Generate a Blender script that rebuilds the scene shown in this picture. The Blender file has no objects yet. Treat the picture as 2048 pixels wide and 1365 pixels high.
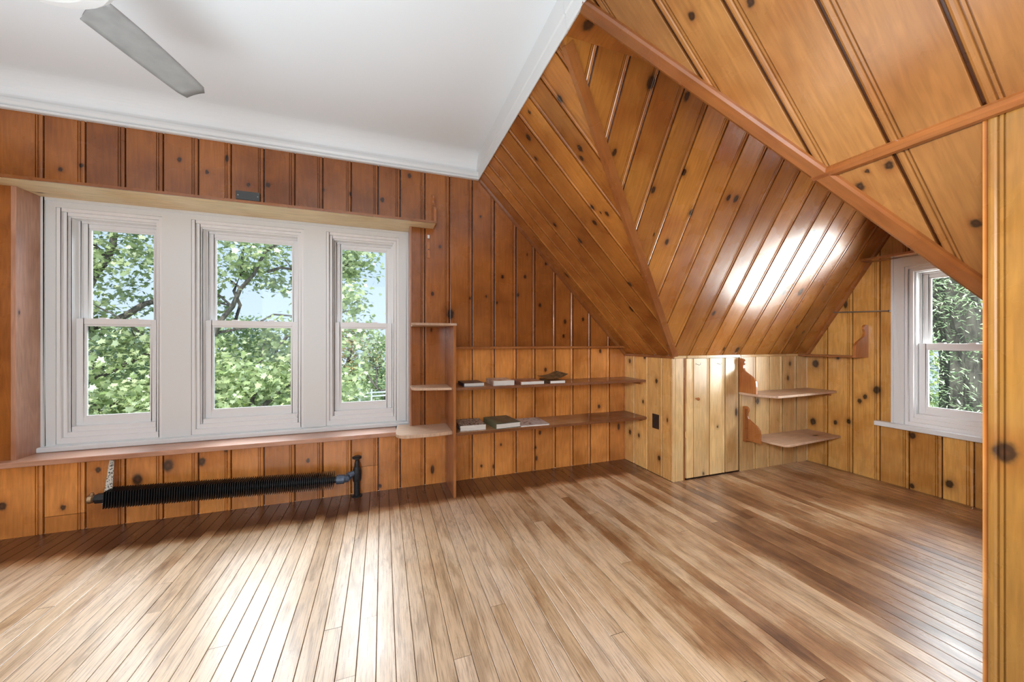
import bpy, bmesh, math, random
import numpy as np
from mathutils import Vector, Matrix
random.seed(7); RNG = np.random.default_rng(11)
S = bpy.context.scene
COL = S.collection
PI = math.pi

# ------------------------------------------------------------------ room figures
H = 1.1                                   # camera height
D = 2.8435                                # window wall
X1, Y3, X2 = 2.129, 2.25, 3.69            # return wall, knee wall, right gable wall
ZK, ZA = .9635, .984                      # knee wall trim, foot of the slopes
SA, SB, SC = 1.013, 1.667, 1.783          # slopes: main roof, dormer far side, dormer near side
ZR, YV, XT, YC = 2.413, .46, 1.4485, .476  # dormer ridge strip, near foot, closet wall, its end
XL, YB = -2.6, -2.4                       # left wall, back wall
LA, LB, LC = math.hypot(1, SA), math.hypot(1, SB), math.hypot(1, SC)
ZTR = ZA + SA * (X1 - XT)                 # closet wall top

# ------------------------------------------------------------------ camera
cam_d = bpy.data.cameras.new('camera'); cam = bpy.data.objects.new('camera', cam_d); COL.objects.link(cam)
cam.location = (0, 0, H); cam.rotation_euler = (PI / 2, 0, -.3413)
cam_d.sensor_width = 36; cam_d.lens = 727.88 / 2048 * 36; cam_d.clip_start = .02; cam_d.clip_end = 300
S.camera = cam

# ------------------------------------------------------------------ view, world, sun, area lights
S.view_settings.view_transform = 'Standard'; S.view_settings.look = 'None'
S.view_settings.exposure = -0.05; S.view_settings.gamma = 1; S.view_settings.use_curve_mapping = False
W = bpy.data.worlds.new('sky'); S.world = W; W.use_nodes = True
nt = W.node_tree; nt.nodes.clear()
o_ = nt.nodes.new('ShaderNodeOutputWorld'); b_ = nt.nodes.new('ShaderNodeBackground')
tc = nt.nodes.new('ShaderNodeTexCoord'); sx = nt.nodes.new('ShaderNodeSeparateXYZ'); rp = nt.nodes.new('ShaderNodeValToRGB')
nt.links.new(tc.outputs['Generated'], sx.inputs[0]); nt.links.new(sx.outputs['Z'], rp.inputs[0])
rp.color_ramp.elements[0].position = 0.0; rp.color_ramp.elements[0].color = (.66, .80, .98, 1)
rp.color_ramp.elements[1].position = .55; rp.color_ramp.elements[1].color = (.38, .58, .93, 1)
nt.links.new(rp.outputs[0], b_.inputs[0]); b_.inputs[1].default_value = 1.3
nt.links.new(b_.outputs[0], o_.inputs[0])

def light(kind, name, loc, aim, energy, size=None, color=(1, 1, 1), angle=None, spread=None):
    l = bpy.data.lights.new(name, kind); l.energy = energy; l.color = color
    if kind == 'AREA':
        l.shape = 'RECTANGLE'; l.size, l.size_y = size
        if spread: l.spread = spread
    if kind == 'SUN': l.angle = angle
    o = bpy.data.objects.new(name, l); COL.objects.link(o); o.location = loc
    o.rotation_euler = (Vector(aim) - Vector(loc)).to_track_quat('-Z', 'Y').to_euler()
    return o
light('SUN', 'sun', (-6, -8, 12), (0, 4, 0), 5.6, color=(1, .96, .88), angle=.03)
light('AREA', 'sky_boost_window_wall', (-.9, 5.9, 4.4), (-.7, 2.2, .6), 1000, (5, 3), (.90, .95, 1))  # added soft box outside, above the view, strengthens daylight through the windows
light('AREA', 'sky_boost_right_window', (6.4, 1.2, 3.6), (3.2, 1.5, .5), 700, (3, 2.6), (.93, .97, 1))  # added lamp out of sight, lifts the daylight entering the dormer window
light('AREA', 'side_boost_right_window', (6.2, -1.9, 1.6), (3.3, 1.55, .85), 1900, (4.2, 4.2), (.95, .98, 1))  # added lamp beside the window view, brightens the kneewall and its sheen
light('AREA', 'uplight_boost_right_window', (5.2, 1.0, -.4), (3.1, 1.9, 1.5), 600, (1.8, 2.6), (1, 1, .98))  # invented upward lamp below the sill, makes the glare on the dormer slope
light('AREA', 'room_fill_back', (-.6, -2.2, 1.5), (.9, 2.5, .8), 102, (3.2, 1.6), (.80, .91, 1))
light('AREA', 'room_fill_up', (-1.1, .1, .25), (-1.1, .15, 2.6), 60, (2.8, 3.2), (.76, .89, 1), spread=1.9)
light('AREA', 'camera_fill_alcove', (-.32, -.06, 1.45), (3.69, 1.5, .75), 20, (.35, .35), (.90, .95, 1), spread=1.6)  # added fill beside the camera, aimed past the closet into the alcove

# ------------------------------------------------------------------ helpers
def tag(o, label=None, cat=None, group=None, kind=None):
    if label: o['label'] = label
    if cat: o['category'] = cat
    if group: o['group'] = group
    if kind: o['kind'] = kind
    return o
def link(name, me, mat=None, parent=None):
    o = bpy.data.objects.new(name, me); COL.objects.link(o)
    if mat is not None: me.materials.append(mat)
    if parent is not None: o.parent = parent
    return o
def empty(name, loc=(0, 0, 0)):
    o = bpy.data.objects.new(name, None); COL.objects.link(o); o.location = loc; o.empty_display_size = .1
    return o
WL = {}
class MB:                                   # collects verts, faces and UVs in world coordinates
    def __init__(s): s.v = []; s.f = []; s.uv = []; s.sm = []; s.g = []
    def face(s, pts, uvs=None, smooth=False, g=None):
        s.g += g if g else [0.0] * len(pts)
        n = len(s.v); s.v += [tuple(p) for p in pts]; s.f.append(tuple(range(n, n + len(pts))))
        if uvs is None: uvs = [(p[0], p[2]) for p in pts]
        s.uv += list(uvs); s.sm.append(smooth)
    def box(s, a, b, uvax=2):
        x0, y0, z0 = a; x1, y1, z1 = b
        P = [(x0, y0, z0), (x1, y0, z0), (x1, y1, z0), (x0, y1, z0), (x0, y0, z1), (x1, y0, z1), (x1, y1, z1), (x0, y1, z1)]
        for q in ((0, 3, 2, 1), (4, 5, 6, 7), (0, 1, 5, 4), (1, 2, 6, 5), (2, 3, 7, 6), (3, 0, 4, 7)):
            pts = [P[i] for i in q]; oth = [i for i in range(3) if i != uvax]
            s.face(pts, [(p[oth[0]] + p[oth[1]], p[uvax]) for p in pts])
    def prism(s, poly, axis_fn, h0, h1, uv=None):    # poly in (a,b); axis_fn(a,b,h)->xyz
        n = len(poly)
        u = uv or (lambda a, b: (a, b))
        s.face([axis_fn(a, b, h1) for a, b in poly], [u(a, b) for a, b in poly])
        s.face([axis_fn(a, b, h0) for a, b in reversed(poly)], [u(a, b) for a, b in reversed(poly)])
        for i in range(n):
            (a0, b0), (a1, b1) = poly[i], poly[(i + 1) % n]
            s.face([axis_fn(a0, b0, h0), axis_fn(a1, b1, h0), axis_fn(a1, b1, h1), axis_fn(a0, b0, h1)], [(a0, b0), (a1, b1), (a1, b1 + .01), (a0, b0 + .01)])
    def tube(s, pts, r, n=10, caps=True):
        pts = [Vector(p) for p in pts]; rs = r if isinstance(r, (list, tuple)) else [r] * len(pts)
        rings = []
        for i, p in enumerate(pts):
            d = (pts[min(i + 1, len(pts) - 1)] - pts[max(i - 1, 0)])
            if d.length < 1e-9: d = (pts[-1] - pts[0])
            d.normalize(); u = d.orthogonal().normalized() if abs(d.z) > .99 else d.cross(Vector((0, 0, 1))).normalized()
            w = d.cross(u)
            rings.append([p + (u * math.cos(2 * PI * k / n) + w * math.sin(2 * PI * k / n)) * rs[i] for k in range(n)])
        for i in range(len(rings) - 1):
            for k in range(n):
                k2 = (k + 1) % n
                s.face([rings[i][k], rings[i][k2], rings[i + 1][k2], rings[i + 1][k]], [(k / n, i * .1), ((k + 1) / n, i * .1), ((k + 1) / n, i * .1 + .1), (k / n, i * .1 + .1)], True)
        if caps: s.face(rings[0][::-1]); s.face(rings[-1])
    def lathe(s, prof, c, n=24, axis='z'):
        c = Vector(c); rings = []
        for r, z in prof:
            ring = []
            for k in range(n):
                a = 2 * PI * k / n; q = (r * math.cos(a), r * math.sin(a), z)
                if axis == 'y': q = (q[0], z, q[1])
                if axis == 'x': q = (z, q[0], q[1])
                ring.append(c + Vector(q))
            rings.append(ring)
        for i in range(len(rings) - 1):
            for k in range(n):
                k2 = (k + 1) % n; s.face([rings[i][k], rings[i][k2], rings[i + 1][k2], rings[i + 1][k]], None, True)
        s.face(rings[0][::-1]); s.face(rings[-1])
    def build(s, name, mat, parent=None, origin=None, bevel=0, merge=False):
        me = bpy.data.meshes.new(name)
        o3 = Vector(origin) if origin is not None else Vector((0, 0, 0))
        me.from_pydata([Vector(v) - o3 for v in s.v], [], s.f)
        uvl = me.uv_layers.new(name='UVMap'); flat = [c for uv in s.uv for c in uv]; uvl.data.foreach_set('uv', flat)
        if any(s.g):
            gl = me.uv_layers.new(name='Groove'); gl.data.foreach_set('uv', [c for q in s.g for c in (q, 0.0)])
        me.polygons.foreach_set('use_smooth', s.sm)
        me.update()
        bm = bmesh.new(); bm.from_mesh(me)
        if merge or bevel: bmesh.ops.remove_doubles(bm, verts=bm.verts, dist=1e-5)
        if merge or bevel: bmesh.ops.recalc_face_normals(bm, faces=bm.faces)
        if bevel: bmesh.ops.bevel(bm, geom=[e for e in bm.edges if len(e.link_faces) == 2 and e.calc_face_angle(0) > .5], offset=bevel, segments=2, affect='EDGES', profile=.5)
        bm.to_mesh(me); bm.free()
        o = link(name, me, mat, parent)
        if origin is not None:
            o.location = o3 if parent is None else o3 - parent.location
        elif parent is not None: o.location = -WL.get(parent.name, parent.location.copy())
        WL[o.name] = WL.get(parent.name, Vector((0, 0, 0))) + o.location if parent is not None and origin is None else Vector(o.location)
        if parent is not None and parent.name not in WL: WL[o.name] = parent.location + o.location
        return o

# ------------------------------------------------------------------ materials
def M_new(name):
    m = bpy.data.materials.new(name); m.use_nodes = True; t = m.node_tree; t.nodes.clear()
    o = t.nodes.new('ShaderNodeOutputMaterial'); p = t.nodes.new('ShaderNodeBsdfPrincipled'); t.links.new(p.outputs[0], o.inputs[0])
    return m, t, p, o
def N(t, typ, ins=None, **kw):
    n = t.nodes.new(typ)
    for k, v in kw.items(): setattr(n, k, v)
    for k, v in (ins or {}).items():
        if isinstance(v, bpy.types.NodeSocket): t.links.new(v, n.inputs[k])
        else: n.inputs[k].default_value = v
    return n
def ramp(t, fac, stops, interp='LINEAR'):
    r = N(t, 'ShaderNodeValToRGB', {0: fac}); e = r.color_ramp.elements; r.color_ramp.interpolation = interp
    while len(e) > 1: e.remove(e[-1])
    e[0].position = stops[0][0]; e[0].color = (*stops[0][1], 1) if len(stops[0][1]) == 3 else stops[0][1]
    for p, c in stops[1:]:
        x = e.new(p); x.color = (*c, 1) if len(c) == 3 else c
    return r
def g3(v): return (v, v, v)
def mix(t, a, b, f, mode='MIX'):
    n = N(t, 'ShaderNodeMix', data_type='RGBA', blend_type=mode)
    for i, v in ((0, f), (6, a), (7, b)):
        if isinstance(v, bpy.types.NodeSocket): t.links.new(v, n.inputs[i])
        else: n.inputs[i].default_value = v if not isinstance(v, tuple) or len(v) == 4 else (*v, 1)
    return n.outputs[2]
def plain(name, col, rough=.5, metal=0, coat=0, bump=0, bscale=60, var=0):
    m, t, p, o = M_new(name)
    p.inputs['Base Color'].default_value = (*col, 1); p.inputs['Roughness'].default_value = rough; p.inputs['Metallic'].default_value = metal
    p.inputs['Coat Weight'].default_value = coat
    tcn = N(t, 'ShaderNodeTexCoord')
    no = N(t, 'ShaderNodeTexNoise', {'Vector': tcn.outputs['Object'], 'Scale': bscale, 'Detail': 4})
    if var:
        c = ramp(t, no.outputs[0], [(.3, tuple(x * (1 - var) for x in col)), (.7, tuple(min(1, x * (1 + var)) for x in col))])
        t.links.new(c.outputs[0], p.inputs['Base Color'])
    if bump:
        b = N(t, 'ShaderNodeBump', {'Height': no.outputs[0], 'Strength': bump, 'Distance': .002}); t.links.new(b.outputs[0], p.inputs['Normal'])
    return m

def pine(name, light_c, dark_c, knots=(), rough=.27, coat=.6, cr=.16, ci=1.5, zone=False, tone=None, voro=.5, red=(.16, .035, .006)):
    """varnished knotty pine: UV = (across, along) in metres, grain along V, each board its own offset"""
    m, t, p, o = M_new(name)
    uv = N(t, 'ShaderNodeUVMap', uv_map='UVMap'); oi = N(t, 'ShaderNodeObjectInfo')
    rnd = N(t, 'ShaderNodeMath', {0: oi.outputs['Random'], 1: 37.0}, operation='MULTIPLY')
    off = N(t, 'ShaderNodeCombineXYZ', {0: rnd.outputs[0], 1: rnd.outputs[0], 2: rnd.outputs[0]})
    add = N(t, 'ShaderNodeVectorMath', {0: uv.outputs[0], 1: off.outputs[0]}, operation='ADD')
    # grain: stretched noise and wavy cathedral lines
    mp = N(t, 'ShaderNodeMapping', {'Vector': add.outputs[0], 'Scale': (1, .07, 1)})
    g1 = N(t, 'ShaderNodeTexNoise', {'Vector': mp.outputs[0], 'Scale': 95, 'Detail': 3, 'Roughness': .6})
    mp2 = N(t, 'ShaderNodeMapping', {'Vector': add.outputs[0], 'Scale': (1, .13, 1)})
    g2 = N(t, 'ShaderNodeTexNoise', {'Vector': mp2.outputs[0], 'Scale': 9, 'Detail': 2, 'Distortion': .4})
    rings = N(t, 'ShaderNodeMath', {0: g2.outputs[0], 1: 60.0}, operation='MULTIPLY')
    rs = N(t, 'ShaderNodeMath', {0: rings.outputs[0]}, operation='SINE')
    blot = N(t, 'ShaderNodeTexNoise', {'Vector': add.outputs[0], 'Scale': 3.2, 'Detail': 3})
    mx = tuple(a * .62 + b * .38 for a, b in zip(light_c, dark_c))
    base = ramp(t, blot.outputs[0], [(.3, dark_c), (.5, mx), (.72, light_c)])
    bc = ramp(t, oi.outputs['Random'], [(0, (.80, .76, .72)), (.5, (1, 1, 1)), (1, (1.16, 1.18, 1.16))])
    c = mix(t, base.outputs[0], bc.outputs[0], 1.0, 'MULTIPLY')
    gl = ramp(t, g1.outputs[0], [(.3, g3(.80)), (.6, g3(1.04))]); c = mix(t, c, gl.outputs[0], .8, 'MULTIPLY')
    rl = ramp(t, rs.outputs[0], [(.0, g3(.90)), (.8, g3(1.03))]); c = mix(t, c, rl.outputs[0], .65, 'MULTIPLY')
    # small scattered knots
    vm = N(t, 'ShaderNodeMapping', {'Vector': add.outputs[0], 'Scale': (5.2, 2.1, 1)})
    vo = N(t, 'ShaderNodeTexVoronoi', {'Vector': vm.outputs[0], 'Scale': 1.0}, voronoi_dimensions='2D')
    sel = N(t, 'ShaderNodeSeparateColor', {0: vo.outputs['Color']})
    s1 = N(t, 'ShaderNodeMath', {0: sel.outputs[0], 1: 1.0 - voro}, operation='GREATER_THAN')
    inv = N(t, 'ShaderNodeMath', {0: 1.0, 1: s1.outputs[0]}, operation='SUBTRACT')
    sz = N(t, 'ShaderNodeMath', {0: sel.outputs[1], 1: .06, 2: .022}, operation='MULTIPLY_ADD')
    dn = N(t, 'ShaderNodeMath', {0: vo.outputs['Distance'], 1: sz.outputs[0]}, operation='DIVIDE')
    dist = N(t, 'ShaderNodeMath', {0: inv.outputs[0], 1: 50.0, 2: dn.outputs[0]}, operation='MULTIPLY_ADD').outputs[0]
    # knots seen on this wall
    wob = N(t, 'ShaderNodeTexNoise', {'Vector': uv.outputs[0], 'Scale': 60, 'Detail': 1})
    wv = N(t, 'ShaderNodeVectorMath', {0: wob.outputs['Color'], 1: (.5, .5, .5)}, operation='SUBTRACT')
    wv2 = N(t, 'ShaderNodeVectorMath', {0: wv.outputs[0], 1: (.010, .014, 0)}, operation='MULTIPLY')
    uvw = N(t, 'ShaderNodeVectorMath', {0: uv.outputs[0], 1: wv2.outputs[0]}, operation='ADD')
    pre = N(t, 'ShaderNodeVectorMath', {0: uvw.outputs[0], 1: (1, .72, 0)}, operation='MULTIPLY')
    for (a, b, r) in knots:
        d = N(t, 'ShaderNodeVectorMath', {0: pre.outputs[0], 1: (a, b * .72, 0)}, operation='DISTANCE')
        q = N(t, 'ShaderNodeMath', {0: d.outputs['Value'], 1: r}, operation='DIVIDE')
        dist = N(t, 'ShaderNodeMath', {0: dist, 1: q.outputs[0]}, operation='MINIMUM').outputs[0]
    kf = ramp(t, N(t, 'ShaderNodeMath', {0: dist, 1: 3.2}, operation='DIVIDE').outputs[0],
              [(0, g3(.95)), (.22, g3(.95)), (.33, g3(.45)), (.5, g3(.25)), (.75, g3(.08)), (1, g3(0))])
    kc = ramp(t, N(t, 'ShaderNodeMath', {0: dist, 1: 3.2}, operation='DIVIDE').outputs[0],
              [(0, (.05, .018, .008)), (.14, (.02, .009, .005)), (.3, (.035, .012, .005)), (.42, red), (1, red)])
    c = mix(t, c, kc.outputs[0], kf.outputs[0])
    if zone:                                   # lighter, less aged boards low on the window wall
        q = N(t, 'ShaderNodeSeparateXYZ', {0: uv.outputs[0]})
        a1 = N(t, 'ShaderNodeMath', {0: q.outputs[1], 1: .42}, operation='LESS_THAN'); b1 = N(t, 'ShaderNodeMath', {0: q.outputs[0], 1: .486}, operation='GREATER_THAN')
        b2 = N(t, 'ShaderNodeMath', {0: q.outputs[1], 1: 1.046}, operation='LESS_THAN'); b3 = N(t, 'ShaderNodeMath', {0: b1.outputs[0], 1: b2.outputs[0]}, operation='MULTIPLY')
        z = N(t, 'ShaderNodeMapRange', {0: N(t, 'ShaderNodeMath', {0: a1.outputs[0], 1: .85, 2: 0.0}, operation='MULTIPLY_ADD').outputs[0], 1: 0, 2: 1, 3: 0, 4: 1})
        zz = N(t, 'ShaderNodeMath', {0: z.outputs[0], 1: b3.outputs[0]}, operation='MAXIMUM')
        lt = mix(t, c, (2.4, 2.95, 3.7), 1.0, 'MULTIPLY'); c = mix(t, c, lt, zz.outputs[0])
    if tone:                                   # darker stained length of the board, past a given x
        q = N(t, 'ShaderNodeSeparateXYZ', {0: uv.outputs[0]}); a1 = N(t, 'ShaderNodeMath', {0: q.outputs[0], 1: -.5, 2: q.outputs[1]}, operation='MULTIPLY_ADD')
        a2 = N(t, 'ShaderNodeMapRange', {0: a1.outputs[0], 1: tone[0] - 1.4, 2: tone[1] - 1.4, 3: 0.0, 4: 1.0}); c = mix(t, c, mix(t, c, (tone[2], tone[2] * .7, tone[2] * .55), 1.0, 'MULTIPLY'), a2.outputs[0])
    gv = N(t, 'ShaderNodeUVMap', uv_map='Groove'); gx = N(t, 'ShaderNodeSeparateXYZ', {0: gv.outputs[0]})
    gr = ramp(t, gx.outputs[0], [(0, g3(1)), (.6, (.50, .40, .32)), (1, (.16, .09, .06))]); c = mix(t, c, gr.outputs[0], 1.0, 'MULTIPLY')
    t.links.new(c, p.inputs['Base Color'])
    rr = N(t, 'ShaderNodeTexNoise', {'Vector': add.outputs[0], 'Scale': 6, 'Detail': 3})
    r2 = ramp(t, rr.outputs[0], [(.3, g3(rough * .75)), (.7, g3(rough * 1.35))])
    t.links.new(r2.outputs[0], p.inputs['Roughness'])
    p.inputs['Coat Weight'].default_value = coat; p.inputs['Coat Roughness'].default_value = cr; p.inputs['Coat IOR'].default_value = ci; p.inputs['Specular IOR Level'].default_value = .35
    bh = N(t, 'ShaderNodeMath', {0: g1.outputs[0], 1: .25, 2: blot.outputs[0]}, operation='MULTIPLY_ADD')
    bp = N(t, 'ShaderNodeBump', {'Height': bh.outputs[0], 'Strength': .22, 'Distance': .004})
    t.links.new(bp.outputs[0], p.inputs['Normal']); t.links.new(bp.outputs[0], p.inputs['Coat Normal'])
    return m

K_front = [(-1.748, 2.089, 0.011), (-1.659, 2.126, 0.011), (-1.199, 2.238, 0.012), (-1.058, 2.179, 0.01), (-0.834, 2.131, 0.01), (-0.724, 2.147, 0.014), (-0.391, 2.16, 0.008), (-0.218, 2.155, 0.01), (-0.002, 2.14, 0.014), (0.19, 2.346, 0.014), (0.741, 2.1, 0.008), (0.927, 1.628, 0.012), (0.789, 1.462, 0.008), (1.126, 1.64, 0.012), (1.063, 1.486, 0.012), (1.263, 1.405, 0.013), (1.502, 1.269, 0.014), (1.681, 1.294, 0.012), (1.487, 1.142, 0.011), (0.88, 1.413, 0.007), (0.655, 1.441, 0.008), (1.319, 1.763, 0.011), (0.5, 1.31, 0.029), (0.749, 0.092, 0.01), (0.914, 0.249, 0.008), (1.222, 0.195, 0.01), (1.847, 0.505, 0.014), (1.86, 1.008, 0.013), (1.263, 0.318, 0.013), (1.315, 0.854, 0.013), (-1.584, 0.34, 0.013), (-1.986, 0.184, 0.018), (-1.737, 0.139, 0.012), (-1.403, 0.258, 0.026), (-1.256, 0.326, 0.029), (-1.084, 0.332, 0.02), (-0.487, 0.272, 0.012), (-0.019, 0.034, 0.012), (0.418, 1.831, 0.01), (0.361, 1.464, 0.012)]
K_return = [(-2.776, 0.918, 0.016), (-2.577, 0.96, 0.013), (-2.431, 0.768, 0.014), (-2.596, 0.573, 0.012), (-2.773, 0.267, 0.017), (-2.651, 0.265, 0.013), (-2.402, 0.142, 0.016)]
K_knee = [(2.589, 0.397, 0.008), (2.437, 0.03, 0.01), (3.455, 0.896, 0.016), (3.429, 0.766, 0.016), (3.047, 0.581, 0.021)]
K_right = [(-2.184, 0.895, 0.028), (-2.204, 0.366, 0.025), (-2.03, 0.395, 0.015), (-1.936, 0.422, 0.015), (-1.752, 0.71, 0.024), (-1.825, 0.648, 0.015), (-1.861, 0.606, 0.015), (-2.011, 0.952, 0.011), (-1.358, 0.111, 0.021), (-1.544, 0.4, 0.018), (-1.547, 0.026, 0.014)]
K_slopeA = [(1.621, 1.852, 0.016), (1.716, 1.614, 0.016), (1.751, 1.57, 0.013), (2.009, 1.868, 0.016), (1.865, 1.942, 0.01), (2.08, 1.754, 0.012), (2.393, 1.352, 0.014), (2.266, 1.159, 0.017), (2.008, 1.221, 0.016), (2.119, 0.72, 0.016), (1.934, 1.314, 0.013), (1.86, 1.233, 0.013), (0.778, 1.571, 0.01), (0.671, 0.928, 0.012), (0.724, 0.932, 0.006), (0.757, 0.89, 0.012), (0.559, 0.656, 0.012), (0.931, 1.667, 0.01)]
K_slopeB = [(1.22, 1.592, 0.025), (1.449, 1.58, 0.017), (1.129, 1.273, 0.014), (1.604, 1.246, 0.014), (1.439, 1.131, 0.014), (1.232, 1.069, 0.02), (1.993, 1.157, 0.014), (2.054, 1.159, 0.017), (1.664, 0.855, 0.015), (1.759, 1.042, 0.014), (2.877, 1.034, 0.017), (3.114, 0.585, 0.022), (2.934, 0.573, 0.017), (2.777, 0.047, 0.021), (3.446, 0.225, 0.013), (2.328, 0.377, 0.014)]
PL, PD = (.62, .29, .085), (.42, .15, .032)          # light and dark of the varnished pine
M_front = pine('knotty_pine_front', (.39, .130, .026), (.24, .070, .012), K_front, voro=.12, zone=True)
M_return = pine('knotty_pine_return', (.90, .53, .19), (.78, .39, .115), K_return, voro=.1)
M_knee = pine('knotty_pine_knee', (.88, .62, .29), (.72, .43, .16), K_knee, voro=.06, cr=.34, rough=.36, ci=1.7, coat=.8)
M_right = pine('knotty_pine_right', (.78, .43, .12), (.58, .26, .055), K_right, voro=.08)
M_slopeA = pine('knotty_pine_slope_main', (.54, .21, .042), (.30, .09, .015), K_slopeA, voro=.1)
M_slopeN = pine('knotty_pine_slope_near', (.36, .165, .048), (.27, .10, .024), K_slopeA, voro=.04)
M_slopeB = pine('knotty_pine_slope_dormer', (.54, .225, .042), (.36, .115, .018), K_slopeB, voro=.1, cr=.25, ci=1.8, coat=.9)
M_closet = pine('knotty_pine_closet', (.36, .185, .04), (.30, .13, .022), [(.44, .825, .02)], voro=.0)
M_strip = pine('knotty_pine_strip', (.45, .16, .03), (.33, .10, .018), [(.802, 1.313, .024)], voro=.05)
M_pine = pine('knotty_pine_plain', PL, PD)
M_trim = pine('pine_trim', (.34, .125, .035), (.24, .07, .016), voro=.0)
M_trimpale = pine('pine_trim_pale', (.80, .56, .27), (.66, .38, .14), voro=.05)
M_header = pine('pine_header_lit', (.95, .80, .52), (.85, .62, .34), [(-.69, 2.88, .012)], voro=.05, rough=.5, coat=.1)  # bounce light from the sill is put into this very pale colour
M_sill = pine('pine_sill_worn', (.60, .33, .22), (.42, .18, .095), voro=.05, rough=.4, coat=.7, cr=.3)
M_shelf = pine('pine_shelf', (.48, .19, .06), (.30, .09, .022), voro=.1, rough=.35, coat=.5)
M_shelfw = pine('pine_shelf_worn', (.68, .48, .34), (.50, .30, .19), voro=.08, rough=.5, coat=.2)
M_bracket = pine('pine_bracket', (.50, .19, .05), (.36, .11, .025), voro=.3, rough=.3)
M_back = plain('board_gap_dark', (.06, .022, .008), .8)
M_white = plain('white_satin_paint', (.76, .785, .79), .34, bump=.05, bscale=30)
M_whiteg = plain('white_window_vinyl', (.84, .84, .84), .3)
M_ceil = plain('ceiling_white_paint', (.80, .83, .845), .75, bump=.06, bscale=40)
M_black = plain('black_enamel', (.018, .019, .023), .3, bump=.1)
M_iron = plain('dark_cast_iron', (.03, .032, .036), .5, .3, bump=.3, bscale=120, var=.3)
M_blue = plain('blue_grey_painted_pipe', (.10, .14, .20), .45, .2, bump=.2, bscale=90, var=.3)
M_brass = plain('aged_brass', (.45, .33, .20), .35, .9)
M_steel = plain('dull_steel', (.30, .30, .29), .38, .9)
M_plate = plain('grey_black_plate', (.06, .065, .068), .45)
M_brown = plain('brown_bakelite', (.035, .02, .014), .35)
M_fan = plain('fan_blade_silver_grey', (.36, .36, .355), .5, .1, var=.12, bscale=14)
M_dome = plain('fan_white_plastic', (.85, .85, .84), .35)

def strap_mat():
    m, t, p, o = M_new('flaking_white_perforated_strap')
    tcn = N(t, 'ShaderNodeTexCoord'); vo = N(t, 'ShaderNodeTexNoise', {'Vector': tcn.outputs['Object'], 'Scale': 130, 'Detail': 3})
    r = ramp(t, vo.outputs[0], [(.40, (.05, .045, .04)), (.46, (.62, .60, .52)), (1, (.74, .72, .66))]); t.links.new(r.outputs[0], p.inputs[0]); p.inputs['Roughness'].default_value = .7
    return m
M_strap = strap_mat()
def glass_mat():
    m, t, p, o = M_new('window_glass'); t.nodes.remove(p)
    tr = N(t, 'ShaderNodeBsdfTransparent', {0: (.97, .98, .975, 1)}); gl = N(t, 'ShaderNodeBsdfGlossy', {'Roughness': .0})
    fr = N(t, 'ShaderNodeFresnel', {0: 1.18}); ms = N(t, 'ShaderNodeMixShader', {0: fr.outputs[0], 1: tr.outputs[0], 2: gl.outputs[0]})
    t.links.new(ms.outputs[0], o.inputs[0]); return m
M_glass = glass_mat()
def leaf_mat(name, c0, c1, tr=.35):
    m, t, p, o = M_new(name); t.nodes.remove(p)
    ge = N(t, 'ShaderNodeNewGeometry')
    r = ramp(t, ge.outputs['Random Per Island'], [(0, c0), (.85, c1), (1, tuple(min(1, x * 1.25) for x in c1))])
    d = N(t, 'ShaderNodeBsdfDiffuse', {0: r.outputs[0]}); tl = N(t, 'ShaderNodeBsdfTranslucent', {0: r.outputs[0]}); g = N(t, 'ShaderNodeBsdfGlossy', {0: (.9, .95, 1, 1), 'Roughness': .35})
    a = N(t, 'ShaderNodeMixShader', {0: tr, 1: d.outputs[0], 2: tl.outputs[0]}); b = N(t, 'ShaderNodeMixShader', {0: .07, 1: a.outputs[0], 2: g.outputs[0]})
    t.links.new(b.outputs[0], o.inputs[0]); return m
M_maple = leaf_mat('maple_leaf', (.20, .28, .09), (.50, .57, .30))
M_leafy = leaf_mat('yellow_green_leaf', (.24, .36, .06), (.56, .62, .20))
M_leafd = leaf_mat('deep_green_leaf', (.13, .23, .08), (.38, .48, .22))
M_leafo = leaf_mat('turning_leaf', (.36, .26, .08), (.60, .46, .18))
M_hem = leaf_mat('hemlock_spray', (.09, .15, .06), (.38, .48, .28), .2)
def bark_mat(name, c0, c1, sc=8):
    m, t, p, o = M_new(name); tcn = N(t, 'ShaderNodeTexCoord'); mp = N(t, 'ShaderNodeMapping', {'Vector': tcn.outputs['Object'], 'Scale': (1, 1, .22)})
    n = N(t, 'ShaderNodeTexNoise', {'Vector': mp.outputs[0], 'Scale': sc, 'Detail': 6, 'Roughness': .65, 'Distortion': .6}); r = ramp(t, n.outputs[0], [(.35, c0), (.65, c1)])
    t.links.new(r.outputs[0], p.inputs[0]); p.inputs['Roughness'].default_value = .9
    b = N(t, 'ShaderNodeBump', {'Height': n.outputs[0], 'Strength': 1, 'Distance': .05}); t.links.new(b.outputs[0], p.inputs['Normal']); return m
M_bark = bark_mat('grey_branch_bark', (.05, .045, .04), (.20, .18, .15), 14)
M_bark2 = bark_mat('furrowed_trunk_bark', (.022, .019, .016), (.11, .10, .08), 12)
M_grass = plain('grass_ground', (.10, .16, .05), .9, var=.4, bscale=2)

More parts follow.
